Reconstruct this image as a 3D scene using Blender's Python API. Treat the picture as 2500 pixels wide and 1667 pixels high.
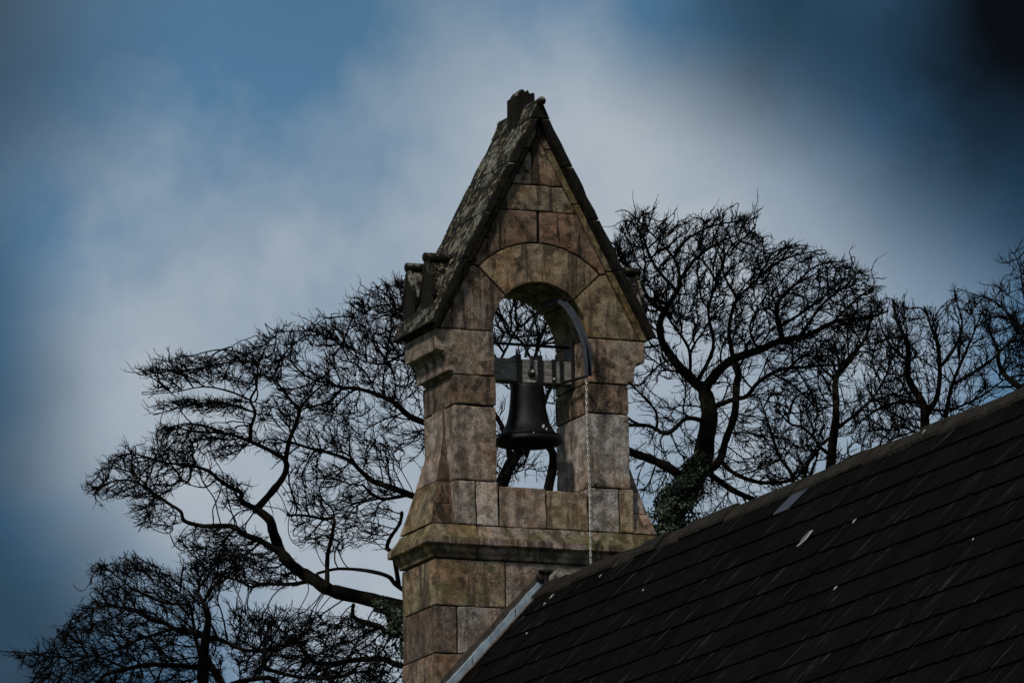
import bpy, bmesh, math, random
import numpy as np
from mathutils import Vector, Matrix

random.seed(7); rng = np.random.default_rng(7)
S = bpy.context.scene
COL = S.collection
for o in list(bpy.data.objects):
    bpy.data.objects.remove(o)

# ------------------------------------------------------------------ camera
FPX, IW, IH = 14000.0, 2500.0, 1667.0
TH, PH, RO = math.radians(12.0), math.radians(23.0), math.radians(-1.15)
CAM = np.array([-21.462, -49.847, 1.6])
FWD = np.array([math.sin(PH)*math.cos(TH), math.cos(PH)*math.cos(TH), math.sin(TH)])
_r = np.array([math.cos(PH), -math.sin(PH), 0.0]); _u = np.cross(_r, FWD)
RT = _r*math.cos(RO)+_u*math.sin(RO); UP = -_r*math.sin(RO)+_u*math.cos(RO)
cd = bpy.data.cameras.new('camera'); cam = bpy.data.objects.new('camera', cd); COL.objects.link(cam)
cd.sensor_width = 36.0; cd.lens = 36.0*FPX/IW; cd.clip_start = 0.5; cd.clip_end = 6000
M = Matrix((( RT[0], UP[0], -FWD[0], CAM[0]), (RT[1], UP[1], -FWD[1], CAM[1]), (RT[2], UP[2], -FWD[2], CAM[2]), (0, 0, 0, 1)))
cam.matrix_world = M
S.camera = cam

def ray(px, py):
    return FWD + RT*((px-IW/2)/FPX) - UP*((py-IH/2)/FPX)

# ------------------------------------------------------------------ sky, sun, exposure
SUN_EL, SUN_AZ = math.radians(46), math.radians(-128)      # azimuth from +Y, clockwise: high on the left, a little behind the viewer
W = bpy.data.worlds.new('World'); S.world = W; W.use_nodes = True
nt = W.node_tree; N = nt.nodes; L = nt.links; N.clear()
def wn(t, **k):
    n = N.new(t)
    for a, b in k.items(): setattr(n, a, b)
    return n
def mathn(tree, op, a, b=None, c=None, clamp=False):
    n = tree.nodes.new('ShaderNodeMath'); n.operation = op; n.use_clamp = clamp
    for i, v in enumerate((a, b, c)):
        if v is None: continue
        if isinstance(v, (int, float)): n.inputs[i].default_value = v
        else: tree.links.new(v, n.inputs[i])
    return n.outputs[0]
def mixc(tree, f, a, b, mode='MIX'):
    n = tree.nodes.new('ShaderNodeMix'); n.data_type = 'RGBA'; n.blend_type = mode
    for s, v in ((0, f), (6, a), (7, b)):
        if isinstance(v, (int, float)): n.inputs[s].default_value = v
        elif isinstance(v, tuple): n.inputs[s].default_value = (*v[:3], 1)
        else: tree.links.new(v, n.inputs[s])
    return n.outputs[2]
def noise(tree, vec, scale, detail=4, rough=.55, w=None, col=False):
    n = tree.nodes.new('ShaderNodeTexNoise'); n.inputs['Scale'].default_value = scale
    n.inputs['Detail'].default_value = detail; n.inputs['Roughness'].default_value = rough
    if w is not None:
        n.noise_dimensions = '4D'; tree.links.new(w, n.inputs['W'])
    if vec is not None: tree.links.new(vec, n.inputs['Vector'])
    return n.outputs['Color' if col else 'Fac']
def ramp(tree, f, a, b, smooth=True):
    n = tree.nodes.new('ShaderNodeMapRange'); n.interpolation_type = 'SMOOTHSTEP' if smooth else 'LINEAR'
    n.inputs['From Min'].default_value = a; n.inputs['From Max'].default_value = b
    tree.links.new(f, n.inputs['Value']); return n.outputs[0]

tc = wn('ShaderNodeTexCoord'); DIR = tc.outputs['Generated']
sky = wn('ShaderNodeTexSky', sky_type='NISHITA', sun_disc=False, sun_elevation=SUN_EL, sun_rotation=SUN_AZ)
wob = noise(nt, DIR, 22, 4, .5, col=True)
v1 = wn('ShaderNodeVectorMath', operation='SUBTRACT'); L.new(wob, v1.inputs[0]); v1.inputs[1].default_value = (.5, .5, .5)
v2 = wn('ShaderNodeVectorMath', operation='SCALE'); L.new(v1.outputs[0], v2.inputs[0]); v2.inputs['Scale'].default_value = .011
v3 = wn('ShaderNodeVectorMath', operation='ADD'); L.new(DIR, v3.inputs[0]); L.new(v2.outputs[0], v3.inputs[1])
DW = v3.outputs[0]
fb = noise(nt, DW, 13, 5, .5); RAG = mathn(nt, 'MULTIPLY', mathn(nt, 'SUBTRACT', fb, .5), .05)      # ragged edges for the cloud banks
def bank(px, py, r, soft=0.0):                               # a soft-edged cloud bank, r in picture pixels at the lens's scale
    d = ray(px, py); d = d/np.linalg.norm(d)
    n = wn('ShaderNodeVectorMath', operation='DISTANCE'); L.new(DW, n.inputs[0]); n.inputs[1].default_value = tuple(d)
    m = wn('ShaderNodeMapRange', interpolation_type='SMOOTHSTEP')
    m.inputs['From Min'].default_value = r/FPX; m.inputs['From Max'].default_value = soft*r/FPX
    L.new(mathn(nt, 'ADD', n.outputs['Value'], RAG), m.inputs['Value']); return m.outputs[0]
SKY_K = 10.0
def kc(c): return tuple(x*SKY_K for x in c)
blue = mixc(nt, 1.0, sky.outputs[0], (.26, .33, .42), 'MULTIPLY')
base = mixc(nt, ramp(nt, fb, .34, .60), blue, kc((.25, .275, .305)))
base = mixc(nt, mathn(nt, 'MULTIPLY', ramp(nt, fb, .50, .33), .88), base, kc((.045, .075, .115)))
base = mixc(nt, bank(1250, 830, 2800, .4), base, kc((.085, .195, .33)))          # the steel-blue gap in the clouds that the picture looks into
keep = None
for (x, y, r, f) in ((1000, 720, 900, .62), (1520, 500, 720, .66), (1350, 1000, 1100, .85), (650, 900, 760, .55), (2000, 760, 820, .66), (850, 1380, 980, .8), (420, 1230, 560, .4), (450, 420, 520, .3), (760, 330, 560, .35),
                     (330, 860, 640, .58), (1300, 180, 480, .12), (560, 640, 420, .22), (1800, 560, 420, .25)):
    b = mathn(nt, 'SUBTRACT', 1.0, mathn(nt, 'MULTIPLY', bank(x, y, r, 0), f)); keep = b if keep is None else mathn(nt, 'MULTIPLY', keep, b)
thin_ = mathn(nt, 'MULTIPLY', ramp(nt, noise(nt, DW, 26, 7, .6), .32, .70), .26)            # thin veils within the bright cloud
bright = mathn(nt, 'SUBTRACT', mathn(nt, 'SUBTRACT', 1.0, keep), thin_, clamp=True)
base = mixc(nt, bright, base, kc((.45, .50, .545)))
for (x, y, r, s, c, f) in ((2600, -60, 1080, .2, (.034, .11, .215), .9), (2650, -40, 850, .34, (.003, .004, .006), 1.0), (2800, 420, 520, .0, (.010, .03, .06), .9), (-280, 830, 560, .1, (.012, .072, .145), .92), (-260, 1500, 700, .1, (.014, .045, .08), .95),
                           (-260, -180, 960, .1, (.030, .042, .056), .92), (700, -120, 620, .0, (.065, .14, .225), .6), (1900, -60, 480, .0, (.012, .035, .06), .9), (150, 1750, 600, .0, (.014, .025, .036), .8)):
    base = mixc(nt, mathn(nt, 'MULTIPLY', bank(x, y, r, s), f), base, kc(c))
bg = wn('ShaderNodeBackground'); L.new(base, bg.inputs['Color']); bg.inputs['Strength'].default_value = 0.1
wo = wn('ShaderNodeOutputWorld'); L.new(bg.outputs[0], wo.inputs['Surface'])

sl = bpy.data.lights.new('sun', 'SUN'); sl.energy = 2.0; sl.angle = math.radians(7); sl.color = (1.0, .93, .84)
so = bpy.data.objects.new('sun', sl); COL.objects.link(so)
sd = Vector((math.sin(SUN_AZ)*math.cos(SUN_EL), math.cos(SUN_AZ)*math.cos(SUN_EL), math.sin(SUN_EL)))
so.rotation_euler = sd.to_track_quat('Z', 'Y').to_euler(); so.location = (-30, -30, 60)
S.view_settings.view_transform = 'Standard'; S.view_settings.look = 'None'
S.view_settings.exposure = 0.0; S.view_settings.gamma = 1.0; S.view_settings.use_curve_mapping = False

# ------------------------------------------------------------------ helpers
def thing(name, label, cat, loc=(0, 0, 0), group=None, kind=None):
    o = bpy.data.objects.new(name, None); COL.objects.link(o); o.location = loc; o.empty_display_size = .3
    o['label'] = label; o['category'] = cat
    if group: o['group'] = group
    if kind: o['kind'] = kind
    return o
def link(name, me, mat, parent=None, color=None, kind=None, label=None):
    o = bpy.data.objects.new(name, me); COL.objects.link(o)
    if mat is not None and not me.materials: me.materials.append(mat)
    if parent is not None:
        o.parent = parent
        o.matrix_parent_inverse = Matrix.Identity(4) if parent.parent is not None else Matrix.Translation(-parent.location)   # parts are built in place
    if color: o.color = color
    if kind: o['kind'] = kind
    if label: o['label'] = label
    return o
def bmobj(name, bm, mat, parent=None, smooth=False, **k):
    bmesh.ops.recalc_face_normals(bm, faces=bm.faces)
    me = bpy.data.meshes.new(name); bm.to_mesh(me); bm.free()
    if smooth:
        for p in me.polygons: p.use_smooth = True
    return link(name, me, mat, parent, **k)
def arr_mesh(name, V, Q):
    """mesh from an (n,3) vertex array and an (m,k) face array"""
    me = bpy.data.meshes.new(name); V = np.asarray(V, dtype=np.float32); Q = np.asarray(Q, dtype=np.int32)
    k = Q.shape[1]
    me.vertices.add(len(V)); me.vertices.foreach_set('co', V.ravel())
    me.loops.add(Q.size); me.loops.foreach_set('vertex_index', Q.ravel())
    me.polygons.add(len(Q)); me.polygons.foreach_set('loop_start', np.arange(0, Q.size, k, dtype=np.int32))
    me.polygons.foreach_set('loop_total', np.full(len(Q), k, dtype=np.int32))
    me.update(calc_edges=True); me.validate(); return me

def inset(poly, g):
    n = len(poly); A = sum(poly[i][0]*poly[(i+1) % n][1]-poly[(i+1) % n][0]*poly[i][1] for i in range(n))
    s = 1 if A > 0 else -1; out = []
    for i in range(n):
        p, a, b = Vector(poly[i]), Vector(poly[i-1]), Vector(poly[(i+1) % n])
        d1 = (p-a).normalized(); d2 = (b-p).normalized()
        n1 = Vector((-d1.y, d1.x))*s; n2 = Vector((-d2.y, d2.x))*s
        m = n1+n2; L2 = m.length
        if L2 < .2: out.append(tuple(p)); continue
        m /= L2; k = g/max(.4, m.dot(n1)); out.append((p.x+m.x*k, p.y+m.y*k))
    return out
def rough(poly, step=.13, amp=.004):
    out = []; n = len(poly)
    for i in range(n):
        a, b = Vector(poly[i]), Vector(poly[(i+1) % n]); d = b-a; l = d.length
        out.append(tuple(a)); k = int(l/step)
        nn = Vector((-d.y, d.x))/max(l, 1e-6)
        for j in range(1, k+1):
            t = (j+random.uniform(-.25, .25))/(k+1)
            q = a+d*t+nn*random.uniform(-amp, amp); out.append(tuple(q))
    return out
def prism_bm(poly, y0, y1, bev=.010, gap=.0035, amp=.004, axis='y'):
    poly = rough(inset(poly, gap), amp=amp)
    bm = bmesh.new()
    if axis == 'y': a = [bm.verts.new((x, y0, z)) for x, z in poly]; b = [bm.verts.new((x, y1, z)) for x, z in poly]
    elif axis == 'z': a = [bm.verts.new((x, z, y0)) for x, z in poly]; b = [bm.verts.new((x, z, y1)) for x, z in poly]
    else: a = [bm.verts.new((y0, x, z)) for x, z in poly]; b = [bm.verts.new((y1, x, z)) for x, z in poly]
    bm.faces.new(a); bm.faces.new(b[::-1]); n = len(a)
    for i in range(n): bm.faces.new((a[i], b[i], b[(i+1) % n], a[(i+1) % n]))
    bmesh.ops.recalc_face_normals(bm, faces=bm.faces)
    if bev > 0:
        es = [e for e in bm.edges if len(e.link_faces) == 2 and e.calc_face_angle(0) > .6]
        bmesh.ops.bevel(bm, geom=es, offset=bev, segments=2, profile=.6, affect='EDGES', clamp_overlap=True)
    return bm
def hull_bm(pts, bev=.01):
    bm = bmesh.new()
    for p in pts: bm.verts.new(p)
    r = bmesh.ops.convex_hull(bm, input=bm.verts)
    bmesh.ops.dissolve_limit(bm, angle_limit=.02, verts=bm.verts, edges=bm.edges)
    if bev > 0:
        es = [e for e in bm.edges if len(e.link_faces) == 2 and e.calc_face_angle(0) > .3]
        bmesh.ops.bevel(bm, geom=es, offset=bev, segments=2, profile=.6, affect='EDGES', clamp_overlap=True)
    return bm
def box_bm(x0, x1, y0, y1, z0, z1, bev=.006):
    return hull_bm([(x, y, z) for x in (x0, x1) for y in (y0, y1) for z in (z0, z1)], bev)
def tube_arrays(P, R, sides=8, cap=True):
    P = np.asarray(P, float); R = np.asarray(R, float); n = len(P)
    T = np.gradient(P, axis=0); T /= np.linalg.norm(T, axis=1)[:, None]+1e-9
    u = np.cross(T[0], (0.3, .2, 1.0)); 
    if np.linalg.norm(u) < 1e-3: u = np.cross(T[0], (1, 0, 0))
    V = []
    for i in range(n):
        u = u-T[i]*(u@T[i]); u /= np.linalg.norm(u)+1e-9; w = np.cross(T[i], u)
        a = np.linspace(0, 2*math.pi, sides, endpoint=False)
        V.append(P[i]+R[i]*(np.cos(a)[:, None]*u+np.sin(a)[:, None]*w))
    V = np.concatenate(V); Q = []
    for i in range(n-1):
        for j in range(sides):
            k = (j+1) % sides; Q.append((i*sides+j, i*sides+k, (i+1)*sides+k, (i+1)*sides+j))
    return V, np.array(Q)
def tube_obj(name, P, R, mat, parent, sides=10, **k):
    V, Q = tube_arrays(P, R if hasattr(R, '__len__') else [R]*len(P), sides)
    bm = bmesh.new(); vs = [bm.verts.new(v) for v in V]
    for q in Q: bm.faces.new([vs[i] for i in q])
    bm.faces.new(vs[:sides]); bm.faces.new(vs[-sides:])
    return bmobj(name, bm, mat, parent, smooth=True, **k)
def lathe_bm(prof, cx, cy, seg=48):
    bm = bmesh.new(); rings = []
    for r, z in prof:
        rings.append([bm.verts.new((cx+max(r, 1e-4)*math.cos(2*math.pi*i/seg), cy+max(r, 1e-4)*math.sin(2*math.pi*i/seg), z)) for i in range(seg)])
    for a, b in zip(rings, rings[1:]):
        for i in range(seg): bm.faces.new((a[i], a[(i+1) % seg], b[(i+1) % seg], b[i]))
    return bm
def catmull(P, m):
    P = np.asarray(P, float); out = []; n = len(P)
    for i in range(n-1):
        p0, p1, p2, p3 = P[max(i-1, 0)], P[i], P[i+1], P[min(i+2, n-1)]
        for t in np.linspace(0, 1, m, endpoint=False):
            out.append(.5*((2*p1)+(p2-p0)*t+(2*p0-5*p1+4*p2-p3)*t*t+(3*p1-p0-3*p2+p3)*t**3))
    out.append(P[-1]); return np.array(out)

# ------------------------------------------------------------------ materials
def mat_new(name):
    m = bpy.data.materials.new(name); m.use_nodes = True; t = m.node_tree; b = t.nodes['Principled BSDF']
    b.inputs['Specular IOR Level'].default_value = .25; return m, t, b
def posn(t):
    return t.nodes.new('ShaderNodeNewGeometry').outputs['Position']
def scaled(t, vec, s):
    n = t.nodes.new('ShaderNodeVectorMath'); n.operation = 'MULTIPLY'; t.links.new(vec, n.inputs[0]); n.inputs[1].default_value = s; return n.outputs[0]
def bump(t, b, h, dist, strength=1.0, prev=None):
    n = t.nodes.new('ShaderNodeBump'); n.inputs['Distance'].default_value = dist; n.inputs['Strength'].default_value = strength
    t.links.new(h, n.inputs['Height'])
    if prev is not None: t.links.new(prev, n.inputs['Normal'])
    t.links.new(n.outputs[0], b.inputs['Normal']); return n.outputs[0]
def stone_mat(name, moss=.5, stain=.6, pale=(1, 1, 1)):
    """weathered sandstone: object colour = tint of the block, alpha = how grimy the block is"""
    m, t, b = mat_new(name); P = posn(t)
    oi = t.nodes.new('ShaderNodeObjectInfo'); wv = mathn(t, 'MULTIPLY', oi.outputs['Random'], 40.0)
    big = noise(t, P, 2.6, 5, .6, wv); mid = noise(t, P, 9, 6, .65, wv); fin = noise(t, P, 70, 3, .7); grit = noise(t, P, 190, 2, .6)
    c = mixc(t, ramp(t, mid, .38, .63), (.215, .19, .166), (.55, .51, .465))
    c = mixc(t, ramp(t, big, .40, .68), c, mixc(t, 1.0, c, (1.08, .86, .70), 'MULTIPLY'))
    c = mixc(t, mathn(t, 'MULTIPLY', ramp(t, fin, .44, .60), .85), c, mixc(t, 1.0, c, (.50, .48, .46), 'MULTIPLY'))
    c = mixc(t, 1.0, c, oi.outputs['Color'], 'MULTIPLY')
    st = noise(t, scaled(t, P, (9, 9, .9)), 1.0, 6, .68, wv)                       # run-off streaks
    st = mathn(t, 'MULTIPLY', ramp(t, st, .50, .60), stain)
    blot = mathn(t, 'MULTIPLY', ramp(t, noise(t, P, 5.5, 6, .7, mathn(t, 'ADD', wv, 7.0)), .53, .61), stain)
    soot = mathn(t, 'MAXIMUM', st, blot)
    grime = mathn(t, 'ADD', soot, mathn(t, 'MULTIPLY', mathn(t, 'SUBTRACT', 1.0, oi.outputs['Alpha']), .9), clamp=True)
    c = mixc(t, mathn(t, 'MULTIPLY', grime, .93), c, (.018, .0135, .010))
    # lichen and moss: on ledges, and in ragged patches
    g = t.nodes.new('ShaderNodeNewGeometry'); sx = t.nodes.new('ShaderNodeSeparateXYZ'); t.links.new(g.outputs['Normal'], sx.inputs[0])
    upf = ramp(t, sx.outputs['Z'], .15, .8)
    mo = noise(t, P, 4.2, 7, .72); mo2 = noise(t, P, 38, 4, .7)
    mk = mathn(t, 'ADD', mathn(t, 'MULTIPLY', ramp(t, mo, .50, .62), .85), mathn(t, 'MULTIPLY', upf, .55))
    mk = mathn(t, 'MULTIPLY', mathn(t, 'MULTIPLY', mk, ramp(t, mo2, .30, .62)), moss, clamp=True)
    c = mixc(t, mk, c, mixc(t, ramp(t, mo2, .45, .7), (.075, .08, .018), (.18, .155, .034)))
    t.links.new(c, b.inputs['Base Color']); b.inputs['Roughness'].default_value = .92
    h = mathn(t, 'ADD', mathn(t, 'MULTIPLY', mid, .9), mathn(t, 'ADD', mathn(t, 'MULTIPLY', fin, .35), mathn(t, 'MULTIPLY', grit, .2)))
    bump(t, b, h, .022, 1.0)
    return m
M_STONE = stone_mat('sandstone', .35, .55)
M_LEDGE = stone_mat('mossy_sandstone', 1.0, .68)
M_GABLE = stone_mat('grimy_sandstone', .3, .78)
def coping_mat():
    m, t, b = mat_new('lichen_crusted_stone'); P = posn(t)
    a = noise(t, P, 7, 6, .7); s1 = noise(t, P, 15, 6, .75); s2 = noise(t, scaled(t, P, (34, 34, 13)), 1, 4, .7); s3 = noise(t, P, 12, 5, .7)
    g = t.nodes.new('ShaderNodeNewGeometry'); sx = t.nodes.new('ShaderNodeSeparateXYZ'); t.links.new(g.outputs['Normal'], sx.inputs[0])
    upf = ramp(t, sx.outputs['Z'], .05, .4)
    c = mixc(t, ramp(t, a, .35, .7), (.006, .0052, .004), (.016, .0135, .009))
    sp = mathn(t, 'MULTIPLY', ramp(t, s1, .51, .60), ramp(t, s2, .42, .54))
    sp = mathn(t, 'MULTIPLY', sp, mathn(t, 'ADD', mathn(t, 'MULTIPLY', upf, .9), .03))
    c = mixc(t, sp, c, mixc(t, ramp(t, s3, .45, .6), (.40, .40, .30), (.26, .215, .04)))
    pa = mathn(t, 'MULTIPLY', mathn(t, 'MULTIPLY', ramp(t, noise(t, scaled(t, P, (1, .8, .45)), 4.2, 5, .6), .53, .62), upf), ramp(t, s2, .40, .56))
    c = mixc(t, mathn(t, 'MULTIPLY', pa, .9), c, (.26, .26, .225))
    t.links.new(c, b.inputs['Base Color']); b.inputs['Roughness'].default_value = .95
    h = mathn(t, 'ADD', mathn(t, 'MULTIPLY', s1, .7), mathn(t, 'ADD', mathn(t, 'MULTIPLY', s2, .4), a)); bump(t, b, h, .03, 1.0)
    return m
M_COPE = coping_mat()
def plain(name, col, rough_=.8, metal=0.0, var=.4, scale=20, b_=.004, spec=.25, stretch=(1, 1, 1)):
    m, t, b = mat_new(name); P = scaled(t, posn(t), stretch)
    n1 = noise(t, P, scale, 5, .65)
    c = mixc(t, ramp(t, n1, .3, .72), tuple(x*(1-var) for x in col), tuple(min(1, x*(1+var)) for x in col))
    t.links.new(c, b.inputs['Base Color']); b.inputs['Roughness'].default_value = rough_; b.inputs['Metallic'].default_value = metal
    b.inputs['Specular IOR Level'].default_value = spec
    if b_: bump(t, b, noise(t, P, scale*3, 4, .7), b_, .8)
    return m
M_MORTAR = plain('old_mortar', (.022, .019, .016), .95, scale=30)
M_IRON = plain('black_iron', (.008, .008, .009), .55, .0, .5, 25, .003, .4)
M_BELL = plain('dark_bronze', (.0055, .006, .0072), .55, .0, .6, 11, .003, .22)
M_WOOD = plain('weathered_oak', (.24, .23, .215), .85, 0, .6, 9, .006, .2, (1.0, 9, 9))
M_STEELGREY = plain('blue_grey_paint', (.05, .06, .076), .6, 0, .35, 12, .002, .3)
M_CHAIN = plain('galvanised_steel', (.58, .56, .50), .5, .25, .35, 40, .001, .5)
M_LEAD = plain('lead_sheet', (.30, .39, .46), .6, 0, .3, 9, .004, .35)
M_WHITE = plain('white_mark', (.36, .36, .35), .8, 0, .2, 60, 0)
M_BLUESLATE = plain('blue_slate', (.04, .052, .072), .45, 0, .15, 12, .001, .4)
M_GRASS = plain('grass', (.055, .085, .03), .95, 0, .5, 1.5, .02)
M_IVY = plain('ivy_leaf', (.028, .048, .026), .45, 0, .6, 14, 0, .35)
M_WEED = plain('weed_leaf', (.05, .065, .02), .7, 0, .4, 30, 0)
def slate_mat():
    m, t, b = mat_new('dark_slate'); P = posn(t)
    g = t.nodes.new('ShaderNodeNewGeometry'); oi = t.nodes.new('ShaderNodeObjectInfo')
    rnd = mathn(t, 'FRACT', mathn(t, 'ADD', mathn(t, 'MULTIPLY', g.outputs['Random Per Island'], 3.7), mathn(t, 'MULTIPLY', oi.outputs['Random'], 5.3)))
    wv = mathn(t, 'MULTIPLY', rnd, 30.0)
    Ps = scaled(t, P, (1.6, 12, 1.6)); st = noise(t, Ps, 1.0, 6, .68, wv); st2 = noise(t, scaled(t, P, (2.2, 60, 2.2)), 1.0, 4, .7, wv)
    mid = noise(t, P, 5, 6, .7, wv); fin = noise(t, P, 60, 4, .7)
    c = mixc(t, ramp(t, mid, .3, .7), (.0022, .0019, .0018), (.0048, .0042, .0040))
    c = mixc(t, mathn(t, 'MULTIPLY', ramp(t, rnd, .0, 1.0, False), .2), c, (.012, .0135, .014))
    f = mathn(t, 'MULTIPLY', mathn(t, 'MULTIPLY', ramp(t, st, .55, .69), ramp(t, st2, .42, .60)), ramp(t, fin, .3, .65))
    c = mixc(t, mathn(t, 'MULTIPLY', f, .9), c, (.10, .099, .098))
    t.links.new(c, b.inputs['Base Color']); b.inputs['Roughness'].default_value = .85; b.inputs['Specular IOR Level'].default_value = .02
    bump(t, b, mathn(t, 'ADD', st, mathn(t, 'MULTIPLY', fin, .3)), .008, .8); return m
M_SLATE = slate_mat()
def ridge_mat():
    m, t, b = mat_new('mossy_ridge_stone'); P = posn(t)
    a = noise(t, P, 6, 6, .7); s = noise(t, P, 30, 5, .75)
    c = mixc(t, ramp(t, a, .35, .68), (.009, .0075, .006), (.026, .021, .014))
    c = mixc(t, ramp(t, s, .58, .72), c, (.11, .105, .085))
    c = mixc(t, mathn(t, 'MULTIPLY', ramp(t, noise(t, P, 3, 5, .6), .5, .7), .4), c, (.035, .034, .014))
    t.links.new(c, b.inputs['Base Color']); b.inputs['Roughness'].default_value = .95
    bump(t, b, mathn(t, 'ADD', a, mathn(t, 'MULTIPLY', s, .6)), .025, 1.0); return m
M_RIDGE = ridge_mat()
def bark_mat():
    m, t, b = mat_new('dark_bark'); P = posn(t)
    a = noise(t, P, 3.0, 5, .65); s = noise(t, P, 22, 5, .7)
    c = mixc(t, ramp(t, a, .35, .7), (.005, .0043, .0038), (.015, .013, .010))
    c = mixc(t, mathn(t, 'MULTIPLY', mathn(t, 'MULTIPLY', ramp(t, noise(t, P, 1.6, 4, .6), .52, .66), ramp(t, s, .4, .6)), .8), c, (.034, .034, .018))
    t.links.new(c, b.inputs['Base Color']); b.inputs['Roughness'].default_value = .95; b.inputs['Specular IOR Level'].default_value = .1
    bump(t, b, s, .02, .9); return m
M_BARK = bark_mat()
M_TWIG = plain('twig_bark', (.0045, .0038, .0035), .95, 0, .4, 4, 0, .05)

# ------------------------------------------------------------------ ground
bm = bmesh.new()
bm_v = [bm.verts.new((x, y, 0)) for x, y in ((-3000, -3000), (3000, -3000), (3000, 3000), (-3000, 3000))]; bm.faces.new(bm_v)
g = bmobj('ground', bm, M_GRASS); g['kind'] = 'structure'

# ------------------------------------------------------------------ nave of the church: walls, slated roof, ridge tiles, flashing
RZ, RK, HW, Y_END = 10.74, 1.045, 4.6, -18.0            # ridge height, roof slope, half width, far end of the nave
SL = math.hypot(1, RK)
nave = thing('church_nave', 'long steep dark slate roof of the church below the bell tower', 'church', (0, -9, 0))
EZ = RZ-RK*HW
for sx in (-1, 1):
    bmobj('side_wall', box_bm(min(sx*4.3, sx*3.8), max(sx*4.3, sx*3.8), Y_END, -.02, 0, EZ+.15, 0), M_STONE, nave)
bmobj('end_wall', prism_bm([(-4.3, 0), (4.3, 0), (4.3, EZ+.1), (0, RZ-.25), (-4.3, EZ+.1)], Y_END+.05, Y_END+.6, 0, 0), M_STONE, nave)
for sx in (-1, 1):
    bm = prism_bm([(0, RZ-.10), (sx*HW, EZ-.10), (sx*HW, EZ-.2), (0, RZ-.2)], Y_END, -.01, 0, 0, 0)
    deck = bmobj('roof_slope', bm, M_SLATE, nave)
    if sx < 0: left_deck = deck
EXPO = .243                                               # course spacing measured horizontally
slate_mesh = []
def slate_bm(w, k):
    Lg, th = EXPO*SL*1.45, .009; r = random.Random(k)
    bm = bmesh.new(); n = 5; low = []
    for i in range(n+1):
        low.append((-w/2+w*i/n, r.uniform(-.003, .004)))
    if r.random() < .3: low[0] = (low[0][0]+.02, .03)
    if r.random() < .3: low[-1] = (low[-1][0]-.02, .028)
    pts = low+[(w/2, Lg), (-w/2, Lg)]
    a = [bm.verts.new((x, y, th)) for x, y in pts]; b = [bm.verts.new((x, y, 0)) for x, y in pts]
    bm.faces.new(a); bm.faces.new(b[::-1])
    for i in range(len(a)): bm.faces.new((a[i], a[(i+1) % len(a)], b[(i+1) % len(a)], b[i]))
    bmesh.ops.recalc_face_normals(bm, faces=bm.faces); return bm
WID = (.30, .34, .38, .42)
for i in range(12):
    bm = slate_bm(WID[i % 4]-.0015, i); me = bpy.data.meshes.new('slate'); bm.to_mesh(me); bm.free(); me.materials.append(M_SLATE); slate_mesh.append(me)
slope = np.array([1/SL, 0, RK/SL]); nrm = np.array([-RK/SL, 0, 1/SL]); along = np.array([0, -1.0, 0])   # up the slope, out of it, along the ridge
spots = []
ncourse = int(HW/EXPO)
for k in range(ncourse):
    xk = -(.115+EXPO*(k+1)); y = -.03-random.uniform(0, .3); 
    while y > Y_END:
        i = random.randrange(12); w = WID[i % 4]
        if y-w < Y_END: break
        ctr = np.array([xk, y-w/2, RZ+RK*xk])
        q = ctr-CAM; zc = q@FWD; px = IW/2+FPX*(q@RT)/zc; py = IH/2-FPX*(q@UP)/zc
        seen = -60 < px < IW+60 and -60 < py < IH+60
        spots.append((seen, 1/zc, i, ctr, px, py, k)); y -= w
spots.sort(key=lambda s: (not s[0], -s[1]))
far = []; SV = []; SQ = []
def slate_matrix(ctr, r):
    tilt = math.atan2(.016, EXPO*SL)
    up = slope*math.cos(tilt)-nrm*math.sin(tilt); nn = np.cross(along, up)
    if nn@nrm < 0: nn = -nn
    up = up+along*r.uniform(-.003, .003)
    p = ctr+nrm*(.016+r.uniform(-.0007, .0012))+slope*r.uniform(-.002, .002)
    m = Matrix.Identity(4)
    xax = -np.cross(nn, up); xax = np.cross(up, nn)
    for a in range(3): m[a][0] = xax[a]; m[a][1] = up[a]; m[a][2] = nn[a]; m[a][3] = p[a]
    return m
rs = random.Random(3); n_ind = 0
voff = 0; fV = []; fF = []
repl = min((s for s in spots if s[6] == 0 and s[0]), key=lambda s: abs(s[4]-1895))
for s in spots:
    seen, _, i, ctr, px, py, k = s; m = slate_matrix(ctr, rs)
    if seen and (n_ind < 300):
        me = slate_mesh[i]
        if s is repl:
            me = me.copy(); me.materials.clear(); me.materials.append(M_BLUESLATE)
        o = bpy.data.objects.new('slate', me); COL.objects.link(o); o.parent = left_deck
        o.matrix_parent_inverse = Matrix.Translation((0, 9, 0)); o.matrix_world = m; o.matrix_local = Matrix.Translation((0, 9, 0)) @ m if False else m
        if s is repl: o['label'] = 'pale blue-grey replacement slate just under the ridge'
        n_ind += 1
    else:
        me = slate_mesh[i]
        vs = [m @ v.co for v in me.vertices]; fV += [tuple(v) for v in vs]; fF += [tuple(voff+j for j in p.vertices) for p in me.polygons]; voff += len(vs)
me = bpy.data.meshes.new('slates'); me.from_pydata(fV, [], fF); link('slates', me, M_SLATE, left_deck, kind='stuff')

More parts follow.
